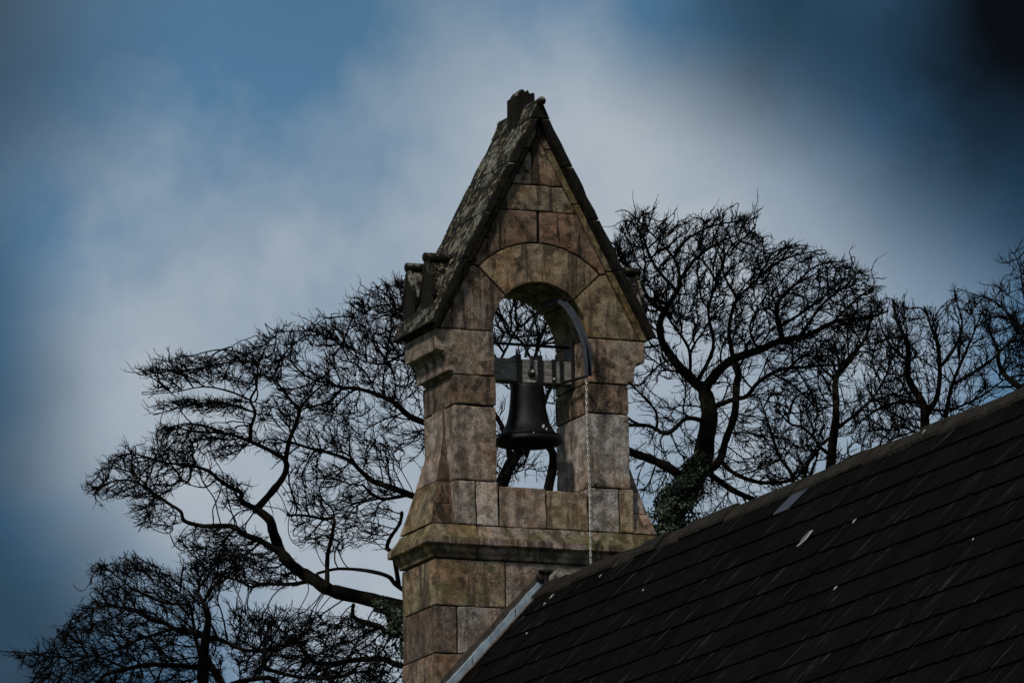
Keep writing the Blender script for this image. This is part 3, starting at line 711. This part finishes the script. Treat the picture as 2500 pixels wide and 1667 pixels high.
def tree(name, label, dist, limbs, crowns, base_px, depth_px, sweep_dir, n_attr, seed, center, trunk_r=30, tipr=1.05, thin=1.0, group='bare trees behind the church'):
    """limbs: [(points in the picture, first and last width)] the first is the trunk; every point is set at its own depth behind the church"""
    r_ = np.random.default_rng(seed); s = dist/FPX
    def world(A):                                            # (px,py,depth in px) -> world
        A = np.asarray(A, float); d = dist+A[:, 2]*s
        R_ = FWD[None]+RT[None]*((A[:, 0]-IW/2)/FPX)[:, None]-UP[None]*((A[:, 1]-IH/2)/FPX)[:, None]
        return CAM[None]+R_*d[:, None]
    # trunk down to the ground
    b0 = world([[base_px[0], base_px[1], 0]])[0]
    root = thing(name, label, 'tree', (b0[0], b0[1], 0), group)
    nodes = []; rad = []
    made = []
    for li, (pts, w0, w1) in enumerate(limbs):
        p = np.array(pts, float); m = 5; n = (len(p)-1)*m+1
        wz = 0.0
        if made:
            allp = np.concatenate(made); j = np.argmin(((allp[:, :2]-p[0])**2).sum(1))
            if ((allp[j, :2]-p[0])**2).sum() < 70**2: p = np.vstack([allp[j, :2], p]) if ((allp[j, :2]-p[0])**2).sum() > 9 else p; wz = allp[j, 2]
        c = catmull(p, m); n = len(c)
        dz = smooth_noise(n, depth_px*.30); dz = (dz-dz[0])*np.linspace(0, 1, n)**.7+wz
        c[:, 0] += smooth_noise(n, 1.5)*np.linspace(0, 1, n); c[:, 1] += smooth_noise(n, 1.5)*np.linspace(0, 1, n)
        A = np.column_stack([c, dz]); made.append(A)
        ra = np.linspace(w0/2, w1/2, n)*(.86 if li else 1.0)*(1+r_.normal(0, .05, n))
        P = world(A)
        if li == 0:
            g0 = np.array([b0[0], b0[1], -.3]); P = np.vstack([g0, g0+(P[0]-g0)*.35+np.array([.05, 0, 0]), g0+(P[0]-g0)*.7, P]); ra2 = np.concatenate([[trunk_r*1.6, trunk_r*1.15, (trunk_r+w0/2)/2], ra])
            tube_obj('trunk', P, ra2*s, M_BARK, root, 14)
        else:
            tube_obj('branch', P, ra*s, M_BARK, root, 8)
        keep = slice(0 if li else 2, None, 2); nodes.append(A[keep]); rad.append(ra[keep])
    NP = np.concatenate(nodes); NR = np.concatenate(rad); n0 = len(NP)
    vis = (NP[:, 1] < IH+150)
    cen_ = np.array([*center, 0.0])
    def pull(p):                                             # the way shoots bend: out from the heart of the crown, flattened by the wind
        d = p-cen_; d = d*np.array([1.0, .75, .8]); d = d/(np.linalg.norm(d, axis=1)[:, None]+1e-6)
        d[:, 0] += .55*sweep_dir[0]; d[:, 1] += .55*sweep_dir[1]; return d/(np.linalg.norm(d, axis=1)[:, None]+1e-6)
    polys = [np.array(p) for p, _ in crowns]
    def inside(p):
        o = np.zeros(len(p), bool)
        for pl in polys: o |= in_poly(p[:, :2], pl)
        return o
    # a coarse skeleton that reaches into every part of the crown
    AT = []
    for (poly, dens) in crowns:
        pl = np.array(poly); lo, hi = pl.min(0), pl.max(0); k = int(n_attr*dens); got = 0
        while got < k:
            q = np.column_stack([r_.uniform(lo[0], hi[0], 3000), r_.uniform(lo[1], hi[1], 3000)]); q = q[in_poly(q, pl)][:k-got]
            AT.append(np.column_stack([q, r_.normal(0, depth_px*.5, len(q))])); got += len(q)
    AT = np.concatenate(AT)
    pos = [*NP]; par = [-1]*n0; alive = np.ones(len(AT), bool); near = np.full(len(AT), 1e9); ni = np.zeros(len(AT), int)
    def upd(newp, off):
        idx = np.where(alive)[0]
        for c0 in range(0, len(newp), 400):
            ch = newp[c0:c0+400]; d = ((AT[idx][:, None]-ch[None])**2*np.array([1, 1, .35])).sum(2); j = d.argmin(1); dm = d[np.arange(len(idx)), j]
            b = dm < near[idx]; near[idx[b]] = dm[b]; ni[idx[b]] = off+c0+j[b]
    upd(NP[vis], 0); vidx = np.where(vis)[0]; ni[:] = vidx[ni]
    step, infl, kill = 10.0, 120.0, 19.0; stall = np.zeros(len(AT), int); kids = {}
    for it in range(60):
        act = np.where(alive & (near < infl**2))[0]
        if len(act) == 0: break
        P_ = np.array(pos); vec = AT[act]-P_[ni[act]]; vec /= np.linalg.norm(vec, axis=1)[:, None]+1e-6
        acc = np.zeros((len(P_), 3)); np.add.at(acc, ni[act], vec); gi = np.unique(ni[act])
        d = acc[gi]; d /= np.linalg.norm(d, axis=1)[:, None]+1e-6
        pv = np.array([P_[g]-P_[par[g]] if par[g] >= 0 else (0, 0, 0) for g in gi]); ln = np.linalg.norm(pv, axis=1)[:, None]; pv = pv/np.maximum(ln, 1e-6)
        d = d+1.25*pv+r_.normal(0, .12, d.shape)+.55*pull(P_[gi]); d /= np.linalg.norm(d, axis=1)[:, None]+1e-6
        new = P_[gi]+d*step*r_.uniform(.85, 1.15, (len(gi), 1)); off = len(pos)
        pos += [*new]; par += [int(g) for g in gi]
        old = near.copy(); upd(new, off); stall = np.where(near < old*.98, 0, stall+1); alive &= (near > kill**2) & ((stall < 2) | (near > infl**2))
    P_ = np.array(pos); par = np.array(par); n = len(P_)
    acc = np.zeros(n); EX = 2.3; rr = np.zeros(n)
    for i in range(n-1, n0-1, -1):
        v = acc[i] if acc[i] > 0 else (tipr*1.25)**EX
        rr[i] = v**(1/EX); acc[par[i]] += v
    rr[:n0] = NR; rr[n0:] = np.minimum(rr[n0:], 5.5)
    idx = np.arange(n0, n); pi = par[idx]; r1 = rr[idx]
    r0 = np.minimum(np.where(pi < n0, np.minimum(r1*1.25, rr[pi]), rr[pi]), r1*1.5)
    EA, EB, RA, RB = [P_[pi]], [P_[idx]], [r0], [r1]
    # two orders of sweeping, tapering shoots
    def spray(b, dr, l, ang, r0_, r1_, steps, bend, curl, cut):
        m = len(b)
        w = r_.normal(0, 1, (m, 3))*np.array([1, 1, .6]); w -= dr*(w*dr).sum(1)[:, None]; w /= np.linalg.norm(w, axis=1)[:, None]+1e-6
        a = ang[:, None]; d = dr*np.cos(a)+w*np.sin(a); st_ = (l/steps)[:, None]; p0 = b.copy(); live = np.ones(m, bool)
        ob, od, orr = [], [], []
        wav = r_.normal(0, .10, (m, 3))
        for q in range(steps):
            d = d+bend*pull(p0)+np.array([0, -curl*(q/steps), 0])+r_.normal(0, .10, (m, 3))+wav; d /= np.linalg.norm(d, axis=1)[:, None]
            p1 = p0+d*st_; ra = r0_+(r1_-r0_)*q/steps; rb = r0_+(r1_-r0_)*(q+1)/steps
            if cut: live &= inside(p1) | (q < 2)
            EA.append(p0[live]); EB.append(p1[live]); RA.append(np.full(live.sum(), ra)); RB.append(np.full(live.sum(), rb))
            ob.append(p1[live]); od.append(d[live]); p0 = p1
        return np.concatenate(ob), np.concatenate(od)
    sk = idx; drs = P_[sk]-P_[par[sk]]; drs /= np.linalg.norm(drs, axis=1)[:, None]+1e-6
    lb, ld = [P_[sk]], [drs]
    for A, ra in zip(nodes, rad):                            # young wood on the thinner limbs as well
        if len(A) < 3: continue
        t_ = np.gradient(A, axis=0); t_ /= np.linalg.norm(t_, axis=1)[:, None]+1e-6; ok = (ra < 9) & (A[:, 1] < IH+60)
        lb.append(A[ok]); ld.append(t_[ok])
    lb, ld = np.concatenate(lb), np.concatenate(ld)
    ok = inside(lb); lb, ld = lb[ok], ld[ok]
    b2, d2 = [], []
    for prob in (.56*thin, .18*thin):
        k = r_.random(len(lb)) < prob
        ob, od = spray(lb[k], ld[k], r_.gamma(6, 50/6, k.sum()), r_.uniform(.30, .85, k.sum()), tipr*1.1, tipr*.6, 7, .16, .10, True); b2.append(ob); d2.append(od)
    tips = sk[~np.isin(sk, par)]; dt = P_[tips]-P_[par[tips]]; dt /= np.linalg.norm(dt, axis=1)[:, None]+1e-6
    ob, od = spray(P_[tips], dt, r_.gamma(5, 24/5, len(tips)), r_.uniform(.0, .3, len(tips)), tipr*1.2, tipr*.6, 6, .14, .14, False); b2.append(ob); d2.append(od)
    b2, d2 = np.concatenate(b2+[lb]), np.concatenate(d2+[ld])
    for prob, lm in ((.50*thin, 11), (.16*thin, 17)):
        k = r_.random(len(b2)) < prob
        spray(b2[k], d2[k], r_.gamma(5, lm/5, k.sum()), r_.uniform(.4, 1.0, k.sum()), tipr*.66, tipr*.38, 3, .12, .35, False)
    EA, EB, RA, RB = np.concatenate(EA), np.concatenate(EB), np.concatenate(RA), np.concatenate(RB)
    A, B = world(EA), world(EB); RA = RA*s; RB = RB*s
    T = B-A; T /= np.linalg.norm(T, axis=1)[:, None]+1e-9
    u = np.cross(T, np.array([.31, .17, .93])); u /= np.linalg.norm(u, axis=1)[:, None]+1e-9; w = np.cross(T, u)
    V = np.empty((len(A), 6, 3))
    for j in range(3):
        a = 2*math.pi*j/3; o_ = math.cos(a)*u+math.sin(a)*w
        V[:, j] = A+o_*RA[:, None]; V[:, 3+j] = B+o_*RB[:, None]
    k = np.arange(len(A))[:, None]*6
    Q = np.concatenate([k+np.array([[0, 1, 4, 3]]), k+np.array([[1, 2, 5, 4]]), k+np.array([[2, 0, 3, 5]])])
    me = arr_mesh('twigs', V.reshape(-1, 3), Q)
    link('twigs', me, M_TWIG, root, kind='stuff')
    return root, world, made

A_limbs = [
    ([(1170, 1720), (1165, 1600), (1150, 1500), (1160, 1400), (1200, 1260), (1226, 1182), (1250, 1130), (1284, 1075), (1300, 1000), (1290, 930), (1310, 860)], 60, 8),
    ([(1150, 1540), (1080, 1500), (985, 1482), (893, 1461), (808, 1440), (765, 1415), (723, 1389), (689, 1351), (668, 1300), (659, 1270), (628, 1243)], 50, 24),
    ([(629, 1240), (672, 1190), (695, 1156), (697, 1126), (672, 1107), (612, 1077), (553, 1058), (468, 1052), (429, 1037)], 24, 4),
    ([(612, 1077), (612, 1045), (623, 1007), (612, 977), (627, 943), (633, 892), (663, 820)], 12, 3),
    ([(697, 1126), (706, 1075), (723, 1033), (731, 999), (714, 982), (689, 948), (667, 922)], 15, 4),
    ([(731, 999), (757, 965), (787, 943), (820, 939)], 8, 3),
    ([(628, 1243), (591, 1223), (589, 1202), (565, 1191), (531, 1168), (506, 1147), (459, 1134), (408, 1130), (378, 1123)], 17, 4),
    ([(690, 1352), (638, 1321), (595, 1304), (574, 1287), (540, 1283), (493, 1283), (451, 1270), (442, 1249), (412, 1228), (374, 1202), (340, 1181), (298, 1172), (255, 1181), (215, 1200)], 19, 2.5),
    ([(765, 1415), (714, 1425), (638, 1425), (612, 1432), (591, 1419), (553, 1406), (510, 1400)], 13, 4),
    ([(1120, 1400), (1060, 1240), (1000, 1207), (957, 1190), (910, 1173), (884, 1152), (850, 1122), (787, 1101), (748, 1092), (700, 1075)], 26, 5),
    ([(1000, 1207), (935, 1218), (906, 1203), (884, 1181)], 12, 6),
    ([(1180, 1300), (1100, 1080), (1000, 1016), (969, 986), (927, 965), (872, 948), (829, 943), (791, 922), (750, 905)], 24, 4),
    ([(1100, 1080), (1050, 920), (1000, 863), (935, 888), (872, 871), (829, 829)], 12, 3),
    ([(799, 1430), (799, 1359), (808, 1313), (816, 1266), (787, 1266), (740, 1257), (701, 1257)], 15, 6),
    ([(1080, 1500), (974, 1432), (948, 1406), (893, 1393), (825, 1389), (774, 1398)], 15, 8),
    ([(974, 1432), (961, 1355), (944, 1338), (952, 1313), (974, 1279), (982, 1249)], 14, 10),
    ([(1080, 1560), (957, 1546), (927, 1529), (876, 1512), (863, 1500), (863, 1474)], 20, 10),
    ([(1080, 1640), (974, 1623), (935, 1608), (872, 1610), (808, 1619), (761, 1614), (744, 1589), (723, 1572), (680, 1576), (638, 1585)], 20, 6),
    ([(1165, 1500), (1300, 1330), (1342, 1180), (1350, 1110), (1322, 1060), (1330, 980), (1370, 900)], 44, 8),
    ([(1250, 1130), (1225, 1040), (1180, 960), (1220, 880), (1260, 800)], 18, 5),
    ([(1200, 1260), (1140, 1100), (1060, 900), (1000, 800), (960, 760)], 18, 4),
    ([(633, 892), (600, 880), (540, 888), (490, 898), (440, 905), (390, 908), (345, 915)], 7, 2.2),
    ([(612, 977), (560, 955), (500, 945), (430, 955), (357, 963)], 7, 2.2),
    ([(633, 892), (590, 862), (530, 855), (470, 868), (430, 872)], 6, 2.2),
    ([(623, 1007), (570, 990), (520, 983), (460, 990), (410, 1005), (380, 1013)], 7, 2.2),
    ([(553, 1058), (500, 1040), (450, 1034), (400, 1048)], 6, 2.2),
    ([(408, 1130), (360, 1115), (320, 1108), (285, 1115)], 6, 2.2), ([(374, 1202), (330, 1160), (290, 1145), (240, 1145)], 7, 2.2), ([(340, 1181), (300, 1198), (250, 1222)], 5, 2),
    ([(640, 870), (600, 830), (560, 850)], 5, 2), ([(655, 835), (690, 802), (715, 785)], 4, 1.8), ([(667, 922), (690, 870), (730, 830), (770, 808)], 7, 2.2),
    ([(829, 829), (790, 800), (760, 788)], 5, 2), ([(835, 840), (860, 775), (890, 735)], 7, 2.2), ([(960, 760), (930, 722), (895, 702)], 6, 2), ([(1000, 800), (985, 740), (970, 690)], 7, 2),
    ([(574, 1287), (540, 1330), (495, 1372)], 7, 2.5), ([(638, 1321), (600, 1352), (540, 1372)], 8, 2.5), ([(531, 1168), (500, 1190), (450, 1180)], 6, 2.5), ([(374, 1202), (370, 1240), (345, 1290)], 4, 1.8), ([(412, 1228), (430, 1260), (415, 1300)], 4, 1.8),
]
A_crown = [([(342, 915), (380, 885), (440, 866), (500, 870), (560, 860), (620, 835), (660, 806), (720, 800), (745, 830), (740, 890), (690, 935), (600, 950), (520, 935), (440, 950), (352, 966), (420, 935)], .21),
           ([(378, 1015), (385, 990), (430, 975), (520, 970), (610, 975), (620, 1035), (540, 1012), (460, 1012)], .07),
           ([(376, 1060), (405, 1030), (470, 1035), (560, 1045), (620, 1045), (640, 1100), (560, 1125), (450, 1110), (400, 1100)], .10),
           ([(204, 1203), (235, 1150), (280, 1115), (330, 1095), (400, 1095), (480, 1110), (520, 1150), (440, 1190), (400, 1230), (330, 1220), (260, 1215)], .17),
           ([(310, 1230), (380, 1215), (440, 1250), (430, 1300), (400, 1285), (335, 1300)], .018),
           ([(620, 1000), (700, 930), (780, 880), (850, 860), (980, 860), (1000, 1100), (960, 1300), (860, 1360), (740, 1330), (700, 1250), (720, 1150), (640, 1080)], .34),
           ([(720, 800), (800, 790), (850, 755), (880, 722), (930, 698), (985, 686), (1060, 690), (1060, 860), (900, 880), (760, 860)], .24),
           ([(500, 1150), (600, 1170), (640, 1230), (600, 1260), (560, 1240)], .03),
           ([(470, 1285), (620, 1285), (700, 1350), (760, 1420), (640, 1440), (520, 1410), (430, 1320)], .16),
           ([(620, 1470), (800, 1490), (960, 1520), (980, 1690), (640, 1690), (560, 1600)], .20),
           ([(960, 760), (1060, 690), (1230, 690), (1480, 700), (1480, 860), (1240, 870), (1100, 900), (960, 1000)], .34),
           ([(1000, 880), (1400, 880), (1400, 1180), (1200, 1180), (1000, 1150)], .08)]
_, worldA, madeA = tree('bare_tree', 'large bare tree behind the bell tower with limbs reaching far to the left', 80.0, A_limbs, A_crown, (1170, 1667), 190, np.array([-1.0, -.18]), 1750, 11, (1080, 1260), 50, thin=.92)
B_limbs = [
    ([(488, 1800), (495, 1667), (497, 1600), (505, 1540), (508, 1495), (480, 1440)], 36, 8),
    ([(503, 1551), (468, 1542), (425, 1534), (404, 1521), (366, 1512), (323, 1491), (260, 1480), (190, 1505)], 20, 3),
    ([(490, 1602), (478, 1560), (472, 1510), (463, 1474), (430, 1440), (370, 1410)], 16, 3),
    ([(493, 1629), (425, 1623), (361, 1621), (306, 1631), (255, 1648), (238, 1680)], 18, 10),
    ([(505, 1553), (544, 1563), (595, 1585), (646, 1589), (689, 1585)], 14, 6),
    ([(500, 1610), (527, 1640), (548, 1680)], 20, 26),
    ([(646, 1589), (646, 1627), (663, 1636), (714, 1648), (787, 1653), (850, 1644)], 16, 8),
    ([(306, 1631), (230, 1600), (150, 1605), (80, 1595), (20, 1588)], 8, 2),
    ([(520, 1690), (560, 1672), (600, 1660), (660, 1655), (700, 1690)], 16, 14),
    ([(425, 1534), (340, 1560), (270, 1590), (190, 1610), (130, 1640)], 10, 2.5),
    ([(463, 1474), (400, 1470), (330, 1440), (280, 1400), (240, 1372)], 9, 2.5),
]
B_crown = [([(236, 1370), (280, 1385), (330, 1350), (420, 1400), (470, 1380), (560, 1330), (620, 1400), (560, 1450), (520, 1500), (560, 1560), (540, 1700), (40, 1700), (90, 1650), (25, 1588), (110, 1590), (170, 1520), (230, 1460)], 1.0),
           ([(560, 1480), (700, 1500), (880, 1520), (960, 1600), (960, 1690), (560, 1690)], .22)]
tree('bare_tree', 'lower bare tree with dense twigs at the bottom left of the picture', 74.0, B_limbs, B_crown, (488, 1667), 150, np.array([-1.0, .12]), 1450, 23, (540, 1640), 30)
C_limbs = [
    ([(1600, 1750), (1630, 1420), (1637, 1334), (1644, 1241), (1685, 1181), (1711, 1135), (1722, 1079), (1730, 1010), (1716, 948)], 84, 34),
    ([(1716, 948), (1693, 930), (1656, 893), (1629, 856), (1615, 829), (1610, 792), (1624, 755), (1652, 710), (1661, 682), (1645, 630), (1610, 590)], 34, 5),
    ([(1624, 765), (1587, 737), (1569, 700), (1546, 664), (1520, 640)], 15, 4),
    ([(1720, 948), (1757, 902), (1794, 875), (1849, 856), (1904, 833), (1950, 824), (1987, 811), (2033, 788), (2074, 778), (2120, 774), (2170, 760)], 30, 5),
    ([(1910, 833), (1904, 797), (1895, 755), (1913, 719), (1941, 696), (1990, 670)], 22, 4),
    ([(1726, 1000), (1790, 975), (1821, 967), (1849, 935), (1895, 907), (1941, 898), (2005, 893), (2051, 889), (2097, 861)], 16, 5),
    ([(1680, 1185), (1647, 1151), (1592, 1123), (1541, 1104), (1480, 1070), (1420, 1040)], 34, 18),
    ([(1722, 1030), (1674, 1022), (1629, 1058), (1583, 1040), (1530, 1038)], 15, 10),
    ([(1684, 915), (1684, 861), (1670, 829), (1638, 783)], 12, 6),
    ([(1790, 876), (1803, 912), (1798, 939), (1794, 1008), (1775, 1068), (1757, 1123), (1720, 1150)], 20, 24),
    ([(1712, 1140), (1760, 1176), (1797, 1200), (1852, 1225)], 18, 16),
    ([(1757, 1123), (1797, 1158), (1852, 1176), (1899, 1176), (1936, 1172)], 14, 9),
    ([(1661, 682), (1700, 630), (1760, 590), (1830, 560)], 12, 3),
    ([(1790, 876), (1780, 800), (1800, 730), (1850, 680), (1880, 620)], 14, 3),
    ([(1652, 710), (1600, 650), (1570, 580), (1545, 530)], 10, 3),
    ([(1700, 935), (1740, 850), (1730, 760), (1750, 690)], 14, 4),
    ([(1950, 824), (2010, 740), (2060, 700), (2100, 660)], 10, 3),
    ([(1630, 745), (1570, 720), (1530, 690), (1498, 650)], 9, 2.5), ([(1645, 630), (1680, 582), (1740, 552), (1800, 540), (1850, 530)], 9, 2.2), ([(1610, 590), (1565, 545), (1530, 515), (1500, 520)], 6, 2),
    ([(1850, 680), (1900, 640), (1960, 618), (2010, 610)], 9, 2.2), ([(1941, 696), (1990, 652), (2050, 640)], 8, 2.2), ([(2033, 788), (2080, 740), (2130, 702), (2160, 700)], 8, 2.2),
    ([(1800, 730), (1765, 660), (1785, 600), (1830, 575)], 9, 2.5), ([(1904, 797), (1960, 762), (2020, 722), (2070, 700)], 10, 2.5), ([(1750, 690), (1720, 640), (1690, 620), (1630, 610)], 8, 2.5), ([(1546, 664), (1500, 600), (1470, 585)], 6, 2.2),
    ([(1880, 620), (1930, 600), (1975, 600)], 5, 2), ([(1850, 856), (1830, 800), (1850, 750)], 9, 3), ([(2074, 778), (2120, 740), (2150, 735)], 5, 2),
]
C_crown = [([(1490, 640), (1500, 585), (1540, 515), (1570, 512), (1640, 545), (1700, 545), (1760, 520), (1850, 525), (1830, 560), (1880, 595), (1960, 600), (2000, 620), (2060, 630), (2075, 650), (2110, 665), (2130, 710), (2150, 740), (2120, 800), (2050, 880), (1900, 920), (1760, 860), (1640, 820), (1560, 800), (1500, 700)], 1.0),
           ([(1540, 830), (1700, 850), (1950, 920), (2060, 930), (1950, 1180), (1720, 1270), (1550, 1190)], .26),
           ([(1400, 700), (1520, 640), (1540, 1150), (1420, 1100)], .14)]
_, worldC, madeC = tree('bare_tree', 'large bare tree with an ivy-clad trunk standing just right of the bell tower', 84.0, C_limbs, C_crown, (1630, 1667), 190, np.array([1.0, .02]), 1500, 31, (1730, 1010), 60, thin=.85)
D_limbs = [
    ([(2024, 1320), (2026, 1200), (2028, 1144), (2033, 1079), (2040, 1033), (2042, 986), (2042, 921), (2065, 893), (2092, 856), (2115, 820), (2130, 760)], 30, 5),
    ([(2042, 925), (2023, 912), (2000, 884), (1990, 830)], 12, 4),
    ([(1960, 1240), (1968, 1144), (1987, 1111), (2000, 1088), (1964, 1047), (1927, 1033), (1890, 990)], 14, 5),
    ([(2030, 1110), (2000, 1088)], 12, 10),
    ([(2000, 1088), (2035, 1060)], 9, 9),
    ([(2035, 1050), (2090, 1010), (2140, 960), (2170, 900)], 12, 4),
    ([(1926, 1300), (1936, 1172), (1900, 1110), (1880, 1040), (1860, 990)], 18, 4),
    ([(1926, 1260), (1960, 1200), (1990, 1130)], 14, 8),
    ([(2028, 1144), (2090, 1110), (2150, 1090), (2200, 1060)], 10, 3),
]
D_crown = [([(1880, 960), (1960, 900), (2060, 760), (2140, 740), (2220, 830), (2240, 1020), (2190, 1090), (2050, 1130), (1950, 1200), (1860, 1190), (1850, 1050)], 1.0)]
tree('bare_tree', 'slender bare tree rising behind the middle of the slate roof ridge', 88.0, D_limbs, D_crown, (2024, 1667), 170, np.array([.3, -.9]), 420, 43, (2030, 1230), 26, thin=.8)
E_limbs = [
    ([(2262, 1250), (2260, 1100), (2258, 1031), (2253, 985), (2216, 921), (2216, 847), (2190, 780), (2180, 730)], 32, 4),
    ([(2257, 1020), (2290, 960), (2292, 860), (2270, 790), (2260, 750)], 18, 4),
    ([(2300, 1150), (2308, 1017), (2326, 939), (2354, 870), (2372, 824), (2400, 760)], 16, 4),
    ([(2216, 880), (2180, 850), (2150, 800), (2140, 740)], 11, 3),
    ([(2292, 900), (2330, 850), (2350, 790), (2330, 720)], 11, 3),
    ([(2326, 939), (2390, 900), (2440, 860), (2490, 800)], 10, 3),
    ([(2253, 985), (2200, 980), (2140, 1000), (2090, 1040)], 12, 4),
    ([(2255, 1000), (2320, 1000), (2390, 970), (2450, 930)], 10, 4),
]
E_crown = [([(2120, 730), (2160, 725), (2215, 745), (2260, 755), (2300, 770), (2325, 705), (2345, 735), (2380, 735), (2430, 760), (2500, 760), (2560, 780), (2560, 960), (2400, 1010), (2270, 1070), (2120, 1110), (2080, 1040), (2110, 850)], 1.0)]
tree('bare_tree', 'bare tree with a crowded upright crown behind the right part of the roof ridge', 92.0, E_limbs, E_crown, (2262, 1667), 170, np.array([.1, -1.0]), 600, 57, (2280, 1250), 28, thin=.85)
F_limbs = [
    ([(2640, 1250), (2620, 1080), (2570, 1010), (2500, 953), (2455, 916), (2437, 880), (2437, 847), (2410, 800)], 26, 4),
    ([(2600, 1050), (2540, 880), (2490, 800), (2430, 740), (2370, 715)], 14, 2.5),
    ([(2540, 880), (2520, 790), (2500, 720), (2490, 660), (2478, 618)], 10, 2.5),
    ([(2500, 820), (2460, 770), (2450, 720), (2445, 690)], 7, 2),
]
F_crown = [([(2478, 615), (2500, 600), (2490, 650), (2540, 590), (2600, 560), (2620, 900), (2520, 930), (2450, 900), (2400, 800), (2330, 715), (2390, 720), (2440, 690), (2460, 690)], 1.0)]
tree('bare_tree', 'bare tree at the far right edge with long upswept twigs against blue sky', 70.0, F_limbs, F_crown, (2640, 1667), 110, np.array([-.6, -.8]), 200, 67, (2600, 1100), 26)

# ivy on the trunks
def ivy(name, label, world, spine, n, seed, size=5.0):
    r_ = np.random.default_rng(seed); sp = np.array(spine, float)      # px, py, half width, depth
    t = r_.random(n)*(len(sp)-1); i = t.astype(int); f = (t-i)[:, None]; c = sp[i]*(1-f)+sp[i+1]*f
    a = r_.uniform(0, 2*math.pi, n); rad = c[:, 2]*(.45+.65*r_.random(n)**.5)*(1+.25*np.sin(c[:, 1]*.09+a*2))
    px = c[:, 0]+np.cos(a)*rad; dz = np.sin(a)*rad; py = c[:, 1]+r_.normal(0, 5, n)
    P = world(np.column_stack([px, py, dz])); sc = (r_.uniform(.6, 1.25, n)*size*80/FPX)[:, None]
    nrm_ = (np.cos(a)[:, None]*RT-np.sin(a)[:, None]*-FWD*1.0)*-1; nrm_ = np.cos(a)[:, None]*RT+np.sin(a)[:, None]*FWD
    nrm_ = nrm_+r_.normal(0, .45, (n, 3))+np.array([0, 0, .35]); nrm_ /= np.linalg.norm(nrm_, axis=1)[:, None]
    u = np.cross(nrm_, r_.normal(0, 1, (n, 3))); u /= np.linalg.norm(u, axis=1)[:, None]; v = np.cross(nrm_, u)
    sh = [(0, -1.0, 0), (.75, -.35, .12), (.5, .45, .05), (0, 1.15, -.1), (-.5, .45, .05), (-.75, -.35, .12)]
    V = np.stack([P+(u*x+v*y+nrm_*z)*sc for x, y, z in sh], axis=1)
    k = np.arange(n)[:, None]*6
    Q = np.concatenate([k+np.array([[0, 1, 2, 3]]), k+np.array([[0, 3, 4, 5]])])
    me = arr_mesh(name, V.reshape(-1, 3), Q); me.materials.append(M_IVY)
    o = bpy.data.objects.new(name, me); COL.objects.link(o); o['label'] = label; o['category'] = 'ivy'; o['kind'] = 'stuff'; return o
ivy('ivy', 'dark glossy ivy covering the tree trunk just right of the bell tower', worldC, [(1622, 1440, 62, 0), (1632, 1330, 62, 0), (1640, 1250, 56, 0), (1665, 1195, 42, 0), (1700, 1150, 30, 0), (1715, 1110, 18, 0)], 5200, 5)
ivy('ivy', 'dark ivy on the limb at the left edge of the tower base', worldA, [(1040, 1660, 50, 0), (1000, 1560, 50, 0), (975, 1500, 38, 0), (925, 1465, 20, 0)], 2600, 6)
